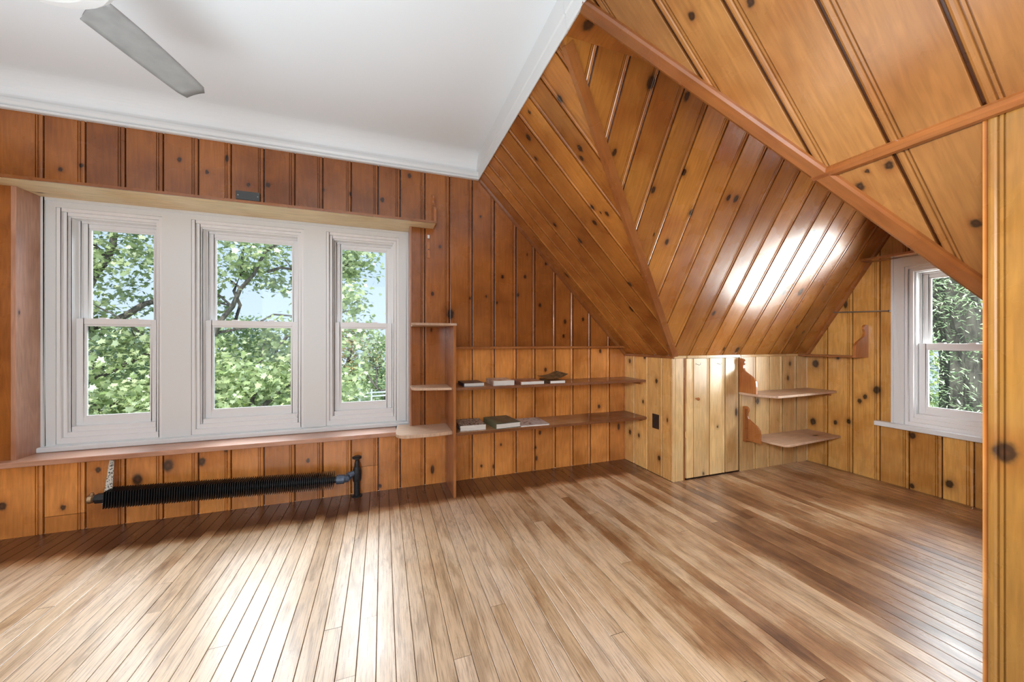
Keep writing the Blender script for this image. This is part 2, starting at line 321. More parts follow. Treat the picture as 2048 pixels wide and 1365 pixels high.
def floor_mat():
    m, t, p, o = M_new('worn_fir_floor')
    uv = N(t, 'ShaderNodeUVMap', uv_map='UVMap'); oi = N(t, 'ShaderNodeObjectInfo'); tcn = N(t, 'ShaderNodeNewGeometry')
    rnd = N(t, 'ShaderNodeMath', {0: oi.outputs['Random'], 1: 53.0}, operation='MULTIPLY')
    off = N(t, 'ShaderNodeCombineXYZ', {0: rnd.outputs[0], 1: rnd.outputs[0], 2: rnd.outputs[0]})
    add = N(t, 'ShaderNodeVectorMath', {0: uv.outputs[0], 1: off.outputs[0]}, operation='ADD')
    mp = N(t, 'ShaderNodeMapping', {'Vector': add.outputs[0], 'Scale': (1, .035, 1)})
    g1 = N(t, 'ShaderNodeTexNoise', {'Vector': mp.outputs[0], 'Scale': 240, 'Detail': 4, 'Roughness': .65})
    mp2 = N(t, 'ShaderNodeMapping', {'Vector': add.outputs[0], 'Scale': (1, .16, 1)})
    g2 = N(t, 'ShaderNodeTexNoise', {'Vector': mp2.outputs[0], 'Scale': 22, 'Detail': 4, 'Distortion': .8})
    # worn to bare wood in the middle of the room, dark old varnish along the walls, sill shadow painted in
    P = N(t, 'ShaderNodeSeparateXYZ', {0: tcn.outputs['Position']})
    wn = N(t, 'ShaderNodeTexNoise', {'Vector': tcn.outputs['Position'], 'Scale': 1.6, 'Detail': 5, 'Roughness': .62})
    mpw = N(t, 'ShaderNodeMapping', {'Vector': tcn.outputs['Position'], 'Scale': (1.6, .5, 1)})
    wn2 = N(t, 'ShaderNodeTexNoise', {'Vector': mpw.outputs[0], 'Scale': 6, 'Detail': 6, 'Roughness': .7})
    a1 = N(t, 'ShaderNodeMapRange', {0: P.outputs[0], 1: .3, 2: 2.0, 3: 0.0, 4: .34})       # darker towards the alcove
    a2 = N(t, 'ShaderNodeMapRange', {0: P.outputs[1], 1: 2.44, 2: 2.64, 3: 0.0, 4: 1.05})      # along the window wall: old varnish plus painted shadow under the sill
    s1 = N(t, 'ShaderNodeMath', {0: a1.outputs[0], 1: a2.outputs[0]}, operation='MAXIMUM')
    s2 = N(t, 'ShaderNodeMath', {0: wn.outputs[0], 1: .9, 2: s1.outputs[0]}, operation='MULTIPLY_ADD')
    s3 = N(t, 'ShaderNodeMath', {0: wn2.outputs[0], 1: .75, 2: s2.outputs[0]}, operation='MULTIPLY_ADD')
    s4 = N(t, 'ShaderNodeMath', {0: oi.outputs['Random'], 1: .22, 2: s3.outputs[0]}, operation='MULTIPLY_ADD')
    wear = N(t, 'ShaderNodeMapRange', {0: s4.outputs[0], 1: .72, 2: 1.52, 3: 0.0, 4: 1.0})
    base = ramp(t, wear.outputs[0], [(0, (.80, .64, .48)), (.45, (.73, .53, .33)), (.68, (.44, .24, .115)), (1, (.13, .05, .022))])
    br = ramp(t, oi.outputs['Random'], [(0, (1.1, 1.08, 1.05)), (.4, (1, 1, 1)), (.8, (.93, .90, .85)), (1, (.76, .68, .60))])
    c = mix(t, base.outputs[0], br.outputs[0], .85, 'MULTIPLY')
    gl = ramp(t, g1.outputs[0], [(.34, (.56, .50, .44)), (.5, g3(1.02)), (.7, g3(1.16))]); c = mix(t, c, gl.outputs[0], .8, 'MULTIPLY')
    sp = ramp(t, g2.outputs[0], [(.34, (.58, .52, .46)), (.48, g3(1)), (.7, g3(1.08))]); c = mix(t, c, sp.outputs[0], .7, 'MULTIPLY')
    t.links.new(c, p.inputs['Base Color'])
    ro = ramp(t, wn2.outputs[0], [(.3, g3(.22)), (.7, g3(.40))]); t.links.new(ro.outputs[0], p.inputs['Roughness'])
    p.inputs['Coat Weight'].default_value = .55; p.inputs['Coat Roughness'].default_value = .28; p.inputs['Coat IOR'].default_value = 1.6
    bp = N(t, 'ShaderNodeBump', {'Height': g1.outputs[0], 'Strength': .12, 'Distance': .002}); t.links.new(bp.outputs[0], p.inputs['Normal'])
    return m
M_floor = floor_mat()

# ------------------------------------------------------------------ board walls
def frame(O, es, et, en):
    O, es, et, en = map(Vector, (O, es, et, en)); return lambda s, t, h: O + es * s + et * t + en * h
def trange(poly, s):
    ts = []
    for i in range(len(poly)):
        (a0, b0), (a1, b1) = poly[i], poly[(i + 1) % len(poly)]
        if abs(a1 - a0) < 1e-9:
            if abs(s - a0) < 1e-7: ts += [b0, b1]
        elif min(a0, a1) - 1e-7 <= s <= max(a0, a1) + 1e-7:
            ts.append(b0 + (b1 - b0) * (s - a0) / (a1 - a0))
    return (min(ts), max(ts)) if ts else None
# cross-section of one board, bead moulding at its far edge: (distance from far edge, height)
MOULD = [(.0382, 0), (.0370, -.0045), (.0352, -.0045), (.0340, -.0005), (.0285, -.0005), (.0272, -.0045), (.0255, -.0045), (.0235, -.0012), (.0200, .0008), (.0140, .0012), (.0095, -.0002), (.0065, -.0040), (.0050, -.0100), (.0004, -.0100)]
def board_profile(a, b):
    L = [(a, -.010), (a + .0012, -.0005), (a + .003, 0)]
    return L + [(b - d, h) for d, h in MOULD]
gd = lambda h: min(1.0, max(0.0, (-h - .0018) / .0055))
def panel(parent, fr, seams, polys, mat, name='board', splits=None, prof=board_profile):
    out = []
    for i, (a, b) in enumerate(zip(seams, seams[1:])):
        pr = prof(a, b); ss = [q[0] for q in pr]; hs = [q[1] for q in pr]
        cuts = (splits or {}).get(i)
        groups = [[None]] if not cuts else [[(lo, hi)] for lo, hi in zip([-9] + [c + .0012 for c in cuts], [c - .0012 for c in cuts] + [9])]
        for (lim,) in groups:
            mb = MB()
            for poly in polys:
                p0, p1 = min(q[0] for q in poly), max(q[0] for q in poly); lo, hi = max(a, p0), min(b, p1)
                if hi - lo < .004: continue
                xs = sorted(set([round(x, 6) for x in ss + [q[0] for q in poly] + [lo, hi] if lo - 1e-9 <= x <= hi + 1e-9]))
                for x0, x1 in zip(xs, xs[1:]):
                    if x1 - x0 < 1e-6: continue
                    e = (x1 - x0) * 1e-3
                    r0, r1 = trange(poly, x0 + e), trange(poly, x1 - e)
                    if not r0 or not r1: continue
                    if lim:
                        r0 = (max(r0[0], lim[0]), min(r0[1], lim[1])); r1 = (max(r1[0], lim[0]), min(r1[1], lim[1]))
                    if r0[1] - r0[0] < 1e-4 and r1[1] - r1[0] < 1e-4 or r0[1] < r0[0] or r1[1] < r1[0]: continue
                    h0, h1 = float(np.interp(x0, ss, hs)), float(np.interp(x1, ss, hs))
                    mb.face([fr(x0, r0[0], h0), fr(x1, r1[0], h1), fr(x1, r1[1], h1), fr(x0, r0[1], h0)], [(x0, r0[0]), (x1, r1[0]), (x1, r1[1]), (x0, r0[1])], False, [gd(h0), gd(h1), gd(h1), gd(h0)])
            if mb.f: out.append(mb.build(name, mat, parent))
    return out
def backing(name, fr, polys, mat=None, h0=-.011, h1=-.07, label=None, parent=None):
    mb = MB()
    for poly in polys: mb.prism(poly, fr, h0, h1)
    o = mb.build(name, mat or M_back, parent, merge=True)
    return tag(o, label, kind='structure') if parent is None else o
def frange(a, b, st):
    n = max(1, round((b - a) / st)); return [a + (b - a) * i / n for i in range(n + 1)]

# window wall
F_front = frame((0, D, 0), (1, 0, 0), (0, 0, 1), (0, -1, 0))
WX0, WX1, WZ0, WZ1 = -1.93, .193, .42, 1.97
front_polys = [[(XL, 0), (WX0, 0), (WX0, 2.40), (XL, 2.40)], [(WX0, 0), (WX1, 0), (WX1, WZ0), (WX0, WZ0)], [(WX0, WZ1), (WX1, WZ1), (WX1, 2.40), (WX0, 2.40)],
               [(WX1, 0), (X1 + .02, 0), (X1 + .02, ZA - .01), (.735, 2.405), (WX1, 2.405)]]
wall_front = backing('wall_front', F_front, front_polys, label='knotty pine window wall with three white sash windows and a gable end')
seams_f = [-2.6, -2.536, -2.356, -2.176, -1.996, -1.816, -1.637, -1.457, -1.276, -1.099, -.926, -.743, -.562, -.391, -.208, -.027, .128, .308, .496, .678, .862, 1.051, 1.222, 1.413, 1.586, 1.763, 1.963, 2.149]
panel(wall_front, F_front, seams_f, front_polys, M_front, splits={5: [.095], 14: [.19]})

# return wall under the main slope
F_ret = frame((X1, 0, 0), (0, -1, 0), (0, 0, 1), (-1, 0, 0))
pr_ = [(-D, 0), (-Y3, 0), (-Y3, ZA), (-D, ZA)]
pr_b = [(-D, 0), (-Y3 - .03, 0), (-Y3 - .03, ZA), (-D, ZA)]
wall_return = backing('wall_left_of_closet', F_ret, [pr_b], label='short pine kneewall with the black outlet beside the book shelves', h1=-.05)
wall_return.name = 'wall_return'
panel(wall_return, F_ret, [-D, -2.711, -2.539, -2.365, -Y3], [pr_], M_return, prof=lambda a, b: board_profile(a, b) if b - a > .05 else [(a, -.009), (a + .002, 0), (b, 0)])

# knee wall under the dormer slope, with the little access door
DX0, DX1 = 2.262, 2.832
F_knee = frame((0, Y3, 0), (1, 0, 0), (0, 0, 1), (0, -1, 0))
kp = [[(X1, 0), (2.234, 0), (2.234, ZA), (X1, ZA)], [(DX1 + .006, 0), (X2, 0), (X2, ZA), (DX1 + .006, ZA)]]
wall_knee = backing('wall_knee', F_knee, [[(X1 + .012, 0), (2.234, 0), (2.234, ZA), (X1 + .012, ZA)], kp[1]] + [[(2.234, 0), (DX1 + .006, 0), (DX1 + .006, ZA), (2.234, ZA)]], label='pale knotty pine kneewall below the dormer slope', h0=-.03, h1=-.09)
panel(wall_knee, F_knee, [X1, 2.234], [kp[0]], M_knee, prof=lambda a, b: [(a, -.004), (a + .004, 0), (a + .022, 0), (a + .024, -.006), (a + .028, 0), (b - .002, 0), (b, -.008)])
panel(wall_knee, F_knee, [DX1 + .006, 2.857, 3.029, 3.199, 3.364, 3.548, X2 + .02], [kp[1]], M_knee, prof=lambda a, b: board_profile(a, b) if b - a > .05 else [(a, -.009), (a + .003, 0), (b - .004, 0), (b, -.009)])
door = empty('door_1', (DX0, Y3, 0)); tag(door, 'low access door of pale pine boards with a small wooden peg', kind='structure')
dp = [(DX0, .012), (DX1, .012), (DX1, ZK - .004), (DX0, ZK - .004)]
panel(door, F_knee, [DX0, 2.337, 2.508, 2.677, DX1], [dp], M_knee, prof=lambda a, b: board_profile(a, b) if b - a > .08 else [(a, -.022), (a + .001, -.001), (a + .004, 0), (b - .02, 0), (b - .018, -.005), (b - .014, -.001), (b - .006, 0), (b - .004, -.009), (b, -.009)])
mb = MB(); mb.box((2.2345, Y3 - .001, .002), (2.246, Y3 + .028, ZK)); mb.build('jamb', M_trim, door)
mb = MB(); mb.box((DX0, Y3 + .011, .012), (DX1, Y3 + .028, ZK - .004)); mb.build('backing_panel', M_knee, door)
mb = MB(); mb.box((DX0, Y3 - .012, ZK), (DX1, Y3 + .004, ZA)); mb.build('top_rail', M_trimpale, door)
mb = MB(); mb.lathe([(.006, 0), (.007, -.012), (.012, -.018), (.013, -.026), (.009, -.032), (0.001, -.034)], (2.361, Y3, .639), 12, 'y'); mb.build('peg', M_bracket, door)
mb = MB(); mb.box((2.246, Y3 - .006, .335), (2.258, Y3 + .004, .385)); mb.build('latch', M_trimpale, door, bevel=.002)
for hx in (2.36, 2.583):
    mb = MB(); mb.tube([(hx, Y3, .918), (hx + .006, Y3 - .006, .914), (hx + .016, Y3 - .018, .908), (hx + .028, Y3 - .018, .912), (hx + .034, Y3 - .014, .924)], .0018, 6)
    tag(mb.build('hook', M_steel, door), 'small bent wire hook')

# right gable wall with its window
CW0, CW1 = 1.655, 1.045                      # casing, left and right edge
RZ0, RZ1 = .475, 1.725
F_right = frame((X2, 0, 0), (0, -1, 0), (0, 0, 1), (-1, 0, 0))
OY0, OY1, OZ0, OZ1 = 1.585, 1.115, .478, 1.655
zb = lambda y: ZA + SB * (Y3 - y)
zc = lambda y: ZA + SC * (y - YV)
rp_ = [[(-Y3, 0), (-OY0, 0), (-OY0, zb(OY0)), (-Y3, ZA)], [(-OY1, 0), (-YV, 0), (-YV, ZA), (-OY1, zc(OY1))],
       [(-OY0, 0), (-OY1, 0), (-OY1, OZ0), (-OY0, OZ0)], [(-OY0, OZ1), (-OY1, OZ1), (-OY1, zc(OY1)), (-1.256, ZR), (-1.396, ZR), (-OY0, zb(OY0))]]
wall_right = backing('wall_right', F_right, rp_, label='pine gable wall of the dormer alcove around one white window')
panel(wall_right, F_right, [-Y3, -2.086, -1.905, -1.728, -1.559, -1.389, -1.243, -1.07, -.89, -.71, -.53, -YV], rp_, M_right, prof=lambda a, b: board_profile(a, b) if b - a > .08 else [(a, -.009), (a + .002, 0), (b, 0)])

# main roof slope: far part beyond the valley and near part over the room
TA = (X1 - .722) * LA; RISE = SA * TA / LA
F_A = frame((X1, 0, ZA), (0, 1, 0), (-1 / LA, 0, SA / LA), (-SA / LA, 0, -1 / LA))
far = [(Y3, 0), (D, 0), (D, TA), (Y3 - RISE / SB, TA)]
near = [(YB, 0), (YV, 0), (YV + RISE / SC, TA), (YB, TA)]
slope_a = backing('ceiling_slope_main', F_A, [far], label='sloping pine board ceiling between window wall and dormer hip')
seams_a = [1.33, 1.48, 1.651, 1.80, 1.964, 2.136, 2.299, 2.456, 2.596, 2.72, D + .03]
panel(slope_a, F_A, seams_a, [far], M_slopeA)
slope_n = backing('ceiling_slope_near', F_A, [near], label='wide board pine slope overhead right with a rounded batten across')
panel(slope_n, F_A, frange(YB, -.08, .18)[:-1] + [-.08, .10, .285, .47, .655, .84, 1.012, 1.19, 1.37], [near], M_slopeN)

# dormer slopes and ridge strip
TB = (ZR - ZA) * LB / SB; TC = (ZR - ZA) * LC / SC
F_B = frame((0, Y3, ZA), (1, 0, 0), (0, -1 / LB, SB / LB), (0, -SB / LB, -1 / LB))
F_C = frame((0, YV, ZA), (1, 0, 0), (0, 1 / LC, SC / LC), (0, SC / LC, -1 / LC))
XR = X1 - (ZR - ZA) / SA
pb = [(X1, 0), (X2 + .02, 0), (X2 + .02, TB), (XR, TB)]; pc = [(X1, 0), (X2 + .02, 0), (X2 + .02, TC), (XR, TC)]
slope_b = backing('ceiling_dormer_far', F_B, [pb], label='glossy knotty pine dormer slope with reflections of the right window')
seams_b = [2.119 - .1735 * k for k in range(9, 0, -1)] + [2.119, 2.293, 2.467, 2.645, 2.833, 3.011, 3.186, 3.345, 3.525, 3.71]
panel(slope_b, F_B, seams_b, [pb], M_slopeB)
slope_c = backing('ceiling_dormer_near', F_C, [pc], label='pine board dormer slope facing the kneewall, hidden behind the batten')
panel(slope_c, F_C, seams_b, [pc], M_slopeB)
F_S = frame((0, 0, ZR), (1, 0, 0), (0, 1, 0), (0, 0, -1))
ys0, ys1 = YV + (ZR - ZA) / SC, Y3 - (ZR - ZA) / SB
strip = backing('ceiling_dormer_ridge', F_S, [[(XR, ys0), (X2 + .02, ys0), (X2 + .02, ys1), (XR, ys1)]], label='narrow flat pine board along the dormer ridge')
panel(strip, frame((0, 0, ZR), (1, 0, 0), (0, 1, 0), (0, 0, -1)), [XR, 2.2, X2 + .02], [[(XR, ys0 - .02), (X2 + .02, ys0 - .02), (X2 + .02, ys1), (XR, ys1)]], M_strip, prof=lambda a, b: [(a, .003), (b, .003)])

# closet wall at the right and the alcove's near side wall
F_cl = frame((XT, 0, 0), (0, 1, 0), (0, 0, 1), (-1, 0, 0))
pcl = [(YB, 0), (YC, 0), (YC, ZTR), (YB, ZTR)]
wall_closet = backing('wall_closet', F_cl, [pcl], label='near closet wall of honey pine at the right picture edge', h1=-.03)
panel(wall_closet, F_cl, frange(YB, .282, .18) + [YC], [pcl], M_closet, prof=lambda a, b: board_profile(a, b)[:-1] + [(b, -.004)] if b == YC else board_profile(a, b))
F_al = frame((0, YC, 0), (1, 0, 0), (0, 0, 1), (0, 1, 0))
pal = [[(XT, 0), (X2, 0), (X2, ZA), (X1, ZA), (XT, ZTR)]]
wall_alcove = backing('wall_alcove', F_al, [[(XT + .02, 0), (X2, 0), (X2, ZA), (X1, ZA), (XT + .02, ZTR - .03)]], label='pine side wall of the alcove behind the closet corner')
panel(wall_alcove, F_al, frange(XT, X2, .18), pal, M_pine)

# plain walls behind and left of the camera, no openings; added fill lamps here
F_left = frame((XL, 0, 0), (0, 1, 0), (0, 0, 1), (1, 0, 0))
pl = [[(YB, 0), (D, 0), (D, 2.56), (YB, 2.56)]]
wall_left = backing('wall_left', F_left, pl, label='pine board wall at the left end of the room'); panel(wall_left, F_left, frange(YB, D, .18), pl, M_pine)
F_backw = frame((0, YB, 0), (1, 0, 0), (0, 0, 1), (0, 1, 0))
pk = [[(XL, 0), (X1, 0), (X1, ZA), (.722, 2.41), (.70, 2.56), (XL, 2.56)]]
wall_back = backing('wall_back', F_backw, pk, label='pine board wall behind the camera'); panel(wall_back, F_backw, frange(XL, X1, .18), pk, M_pine)

# ------------------------------------------------------------------ floor
mb = MB(); mb.box((XL, YB, -.12), (X2 + .05, D + .02, -.006)); floor = mb.build('floor', M_back); tag(floor, 'worn narrow board floor running towards the window wall', kind='structure')
xs0 = -.084 - .063 * 40
k = 0
x = xs0
while x < X2:
    xa, xb = x + .0011, x + .063 - .0011
    if xa < XL: xa = XL
    if xb > X2: xb = X2
    y1 = D if x + .03 < X1 else Y3
    y0 = YB if x + .03 < XT else YC
    if y1 == Y3 and x < X1: y1 = Y3
    r = random.Random(k * 17 + 3)
    joints = [y0]; yy = y0 + r.uniform(1.0, 3.6)
    if abs(x - (-.084 + 0)) < .001: joints = [y0, 1.555]; yy = 9       # the stepped butt joint seen near the bottom edge
    if abs(x - (-.084 - .063)) < .001: joints = [y0, 1.30]; yy = 9
    while yy < y1 - .5: joints.append(yy); yy += r.uniform(1.6, 3.4)
    joints.append(y1)
    for ja, jb in zip(joints, joints[1:]):
        mb = MB(); e = .0012; dz = r.uniform(-.0004, .0003)
        a0, b0 = ja + (.0008 if ja > y0 else 0), jb - (.0008 if jb < y1 else 0)
        prof = [(xa, -.006), (xa, dz - .0008), (xa + e, dz), (xb - e, dz), (xb, dz - .0008), (xb, -.006)]
        for (p0, h0), (p1, h1) in zip(prof, prof[1:]):
            mb.face([(p0, a0, h0), (p1, a0, h1), (p1, b0, h1), (p0, b0, h0)], [(p0, a0), (p1, a0), (p1, b0), (p0, b0)])
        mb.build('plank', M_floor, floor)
    x += .063; k += 1

# ------------------------------------------------------------------ white ceiling, cove, rails
ZCL = 2.56
mb = MB()
mb.box((XL, YB, ZCL), (.76, 2.70, ZCL + .08))
cv = [(2.70 + .135 * math.sin(a), 2.455 + .105 * math.cos(a)) for a in [i * PI / 2 / 10 for i in range(11)]]
for (ya, za), (yb, zb_) in zip(cv, cv[1:]):
    mb.face([(XL, ya, za), (.715, ya, za), (.715, yb, zb_), (XL, yb, zb_)], None, True)
mb.box((XL, 2.836, 2.40), (.715, D + .06, ZCL + .08)); mb.box((XL, 2.70, ZCL + .01), (.76, D + .06, ZCL + .08))
ceiling = mb.build('ceiling', M_ceil); tag(ceiling, 'smooth white plaster ceiling with a cove above the window wall', kind='structure')
mb = MB()
rail = [(D + .01, 2.387), (2.822, 2.387), (2.817, 2.391), (2.817, 2.400), (2.826, 2.404), (2.816, 2.411), (2.812, 2.425), (2.814, 2.440), (2.824, 2.445), (2.824, 2.452), (D + .01, 2.458)]
for (ya, za), (yb, zb_) in zip(rail, rail[1:]): mb.face([(XL, ya, za), (.722, ya, za), (.722, yb, zb_), (XL, yb, zb_)])
mb.face([(.722, a, b) for a, b in rail]); t1 = mb.build('trim_1', M_white); tag(t1, 'white picture rail moulding along the top of the window wall', kind='structure')
def fascia(name, y0, y1, label):
    mb = MB(); pf = [(.735, 2.405), (.724, 2.388), (.719, 2.387), (.716, 2.400), (.7135, 2.452), (.7075, 2.458), (.705, 2.50), (.703, 2.562), (.76, 2.60), (.76, 2.43)]
    for i in range(len(pf)):
        (xa, za), (xb, zb_) = pf[i], pf[(i + 1) % len(pf)]; mb.face([(xa, y0, za), (xb, y0, zb_), (xb, y1, zb_), (xa, y1, za)])
    mb.face([(a, y0, b) for a, b in pf]); mb.face([(a, y1, b) for a, b in pf])
    tag(mb.build(name, M_white, merge=True), label, kind='structure')
fascia('trim_2', 1.347, D + .01, 'white fascia where ceiling meets the pine slope, far length')
fascia('trim_3', YB, 1.3455, 'white fascia where ceiling meets the pine slope, near length')

# ------------------------------------------------------------------ wood trims
def edge_prism(name, P0, P1, u, v, w0, w1, t0, t1, mat, label, ext=0):
    P0, P1, u, v = Vector(P0), Vector(P1), Vector(u).normalized(), Vector(v).normalized(); d = (P1 - P0).normalized(); P0 -= d * ext; P1 += d * ext
    mb = MB(); q = [(w0, t0), (w1, t0), (w1, t1), (w0, t1)]
    L = (P1 - P0).length
    for i in range(4):
        (a, b), (c, e) = q[i], q[(i + 1) % 4]
        mb.face([P0 + u * a + v * b, P0 + u * c + v * e, P1 + u * c + v * e, P1 + u * a + v * b], [(a + b, 0), (c + e, 0), (c + e, L), (a + b, L)])
    mb.face([P0 + u * a + v * b for a, b in q]); mb.face([P1 + u * a + v * b for a, b in q])
    o = mb.build(name, mat, bevel=.003); return tag(o, label, kind='structure')
nA = Vector((-SA, 0, -1)) / LA; nB = Vector((0, -SB, -1)) / LB; nC = Vector((0, SC, -1)) / LC
# hip between main slope and dormer slope (convex edge)
hip0, hip1 = Vector((X1, Y3, ZA)), Vector((XR, ys1, ZR))
dh = (hip1 - hip0).normalized(); inA = nA.cross(dh); inA = inA if inA.y > 0 else -inA; inB = nB.cross(dh); inB = inB if inB.x > 0 else -inB
mb = MB(); L = (hip1 - hip0).length
mB = (nA + nB).normalized() * .018
q = [inA * .016, inA * .018 + nA * .013, mB, inB * .034 + nB * .013, inB * .034]
e0, e1 = hip0 - dh * .02, hip1 - dh * .045
for a, b in zip(q, q[1:]): mb.face([e0 + a, e0 + b, e1 + b, e1 + a], [(a.length, 0), (b.length + .02, 0), (b.length + .02, L), (a.length, L)])
mb.face([e0 + a for a in q]); mb.face([e1 + a for a in q])
tag(mb.build('trim_4', M_trim), 'slender pine corner strip running down the hip of the dormer', kind='structure')
# valley edge between near slope and hidden dormer slope
va0, va1 = Vector((X1, YV, ZA)), Vector((XR, ys0, ZR)); dv = (va1 - va0).normalized()
uA = nA.cross(dv); uA = uA if uA.y < 0 else -uA
uC = nC.cross(dv); uC = uC if uC.x > 0 else -uC
mb = MB(); va1 = va1 - dv * .03; L = (va1 - va0).length
q = [uC * .02, (nA + nC).normalized() * .013, uA * .002 + nA * .017, uA * .038 + nA * .017, uA * .044 + nA * .009, uA * .046]
for a, b in zip(q, q[1:]): mb.face([va0 + a, va0 + b, va1 + b, va1 + a], [(a.length, 0), (b.length, 0), (b.length, L), (a.length, L)])
mb.face([va0 + a for a in q]); mb.face([va1 + a for a in q])
tag(mb.build('trim_5', M_trim), 'long diagonal pine strip edging the near slope above the alcove', kind='structure')
# rounded batten across the near slope along the closet wall top
yb0 = YV + (ZTR - ZA) / SC
mb = MB(); ring = [(-.019, .0), (-.018, .010), (-.008, .017), (.006, .017), (.016, .010), (.018, 0)]
upA = Vector((-1, 0, SA)) / LA; c0 = Vector((XT, 0, ZTR)) + upA * .012
for (a, b), (c, d) in zip(ring, ring[1:]):
    mb.face([c0 + upA * a + nA * b + Vector((0, YB, 0)), c0 + upA * c + nA * d + Vector((0, YB, 0)), c0 + upA * c + nA * d + Vector((0, yb0 + .01, 0)), c0 + upA * a + nA * b + Vector((0, yb0 + .01, 0))], [(a, 0), (c, 0), (c, 3.2), (a, 3.2)])
mb.face([c0 + upA * a + nA * b + Vector((0, yb0 + .01, 0)) for a, b in ring])
tag(mb.build('trim_6', M_trim), 'rounded pine batten crossing the near slope to the closet wall', kind='structure')
edge_prism('trim_7', (X1, D, ZA + .004), (.735, D, ZA + SA * (X1 - .735)), (SA / LA, 0, 0), (0, -1, 0), -.001, .0, 0, .001, M_trim, 'x') if False else None
# strip between window wall and main slope
mb = MB(); a0, a1 = Vector((X1, D, ZA)), Vector((.735, D, ZA + SA * (X1 - .735))); dd = (a1 - a0).normalized(); pp = Vector((-SA, 0, -1)) / LA
q = [pp * .0 + Vector((0, -.018, 0)), pp * .016 + Vector((0, -.016, 0)), pp * .022 + Vector((0, -.008, 0)), pp * .022]
for a, b in zip(q, q[1:]): mb.face([a0 + a, a0 + b, a1 + b, a1 + a], [(a.length, 0), (b.length, 0), (b.length, 1.9), (a.length, 1.9)])
tag(mb.build('trim_7', M_trim), 'thin diagonal pine strip where the slope meets the window wall', kind='structure')
# strips on the kneewall tops
mb = MB(); mb.box((X1 - .014, Y3 - .014, ZK), (X1 + .002, D, ZA), 1); tag(mb.build('trim_8', M_trim, bevel=.002), 'dark pine strip capping the short outlet wall', kind='structure')
mb = MB(); mb.box((X1 - .01, Y3 - .012, ZK), (2.25, Y3 + .004, ZA), 0); mb.box((DX1 + .006, Y3 - .012, ZK), (X2, Y3 + .004, ZA), 0)
tag(mb.build('trim_9', M_trimpale, bevel=.002), 'pale pine strip along the kneewall top', kind='structure')
# strip between dormer slope and gable wall
mb = MB(); a0, a1 = Vector((X2, Y3, ZA)), Vector((X2, ys1, ZR)); pp = nB
q = [Vector((-.02, 0, 0)), pp * .014 + Vector((-.017, 0, 0)), pp * .022 + Vector((-.008, 0, 0)), pp * .022]
for a, b in zip(q, q[1:]): mb.face([a0 + a, a0 + b, a1 + b, a1 + a], [(a.length, 0), (b.length, 0), (b.length, 1.7), (a.length, 1.7)])
tag(mb.build('trim_10', M_trim), 'thin pine strip where the dormer slope meets the gable wall', kind='structure')

# ------------------------------------------------------------------ window recess: header, jambs, sill board
mb = MB(); mb.box((XL, 2.702, 1.964), (.372, 3.03, 1.976), 0); hd = mb.build('trim_11', M_header, bevel=.0015); tag(hd, 'long pine header board projecting over the three windows', kind='structure')
mb = MB(); mb.box((XL, 2.694, 1.962), (.366, 2.703, 1.978), 0); mb.box((.366, 2.694, 1.962), (.376, 2.835, 1.978), 1); mb.build('edge_strip', M_trim, hd)
for nm, xa, xb, lb in (('trim_12', WX0 - .018, WX0 + .004, 'left pine jamb of the window recess, glossy with window light'), ('trim_13', WX1 - .002, WX1 + .012, 'right jamb edge of the window recess')):
    mb = MB(); mb.box((xa, D - .006, WZ0), (xb, 3.03, 1.964)); tag(mb.build(nm, M_sill, bevel=.0015), lb, kind='structure')
mb = MB(); mb.box((XL, 2.785, .405), (.095, 3.05, .435), 0); tag(mb.build('trim_14', M_sill, bevel=.003), 'long worn pine sill board under the three windows', kind='structure')

# outer wall infill around windows so no sky shows
mb = MB()
for b in (((XL, 3.06, -.3), (WX0 + .02, 3.2, 2.7)), ((WX1 - .02, 3.06, -.3), (X1 + 1.6, 3.2, 2.7)), ((WX0, 3.06, -.3), (WX1, 3.2, .455)), ((WX0, 3.06, 1.94), (WX1, 3.2, 2.7)),
          ((-1.37, 3.06, .4), (-1.19, 3.2, 1.95)), ((-.555, 3.06, .4), (-.385, 3.2, 1.95))): mb.box(*b)
tag(mb.build('wall_outer', M_white), 'white painted outer wall face around the window openings', kind='structure')

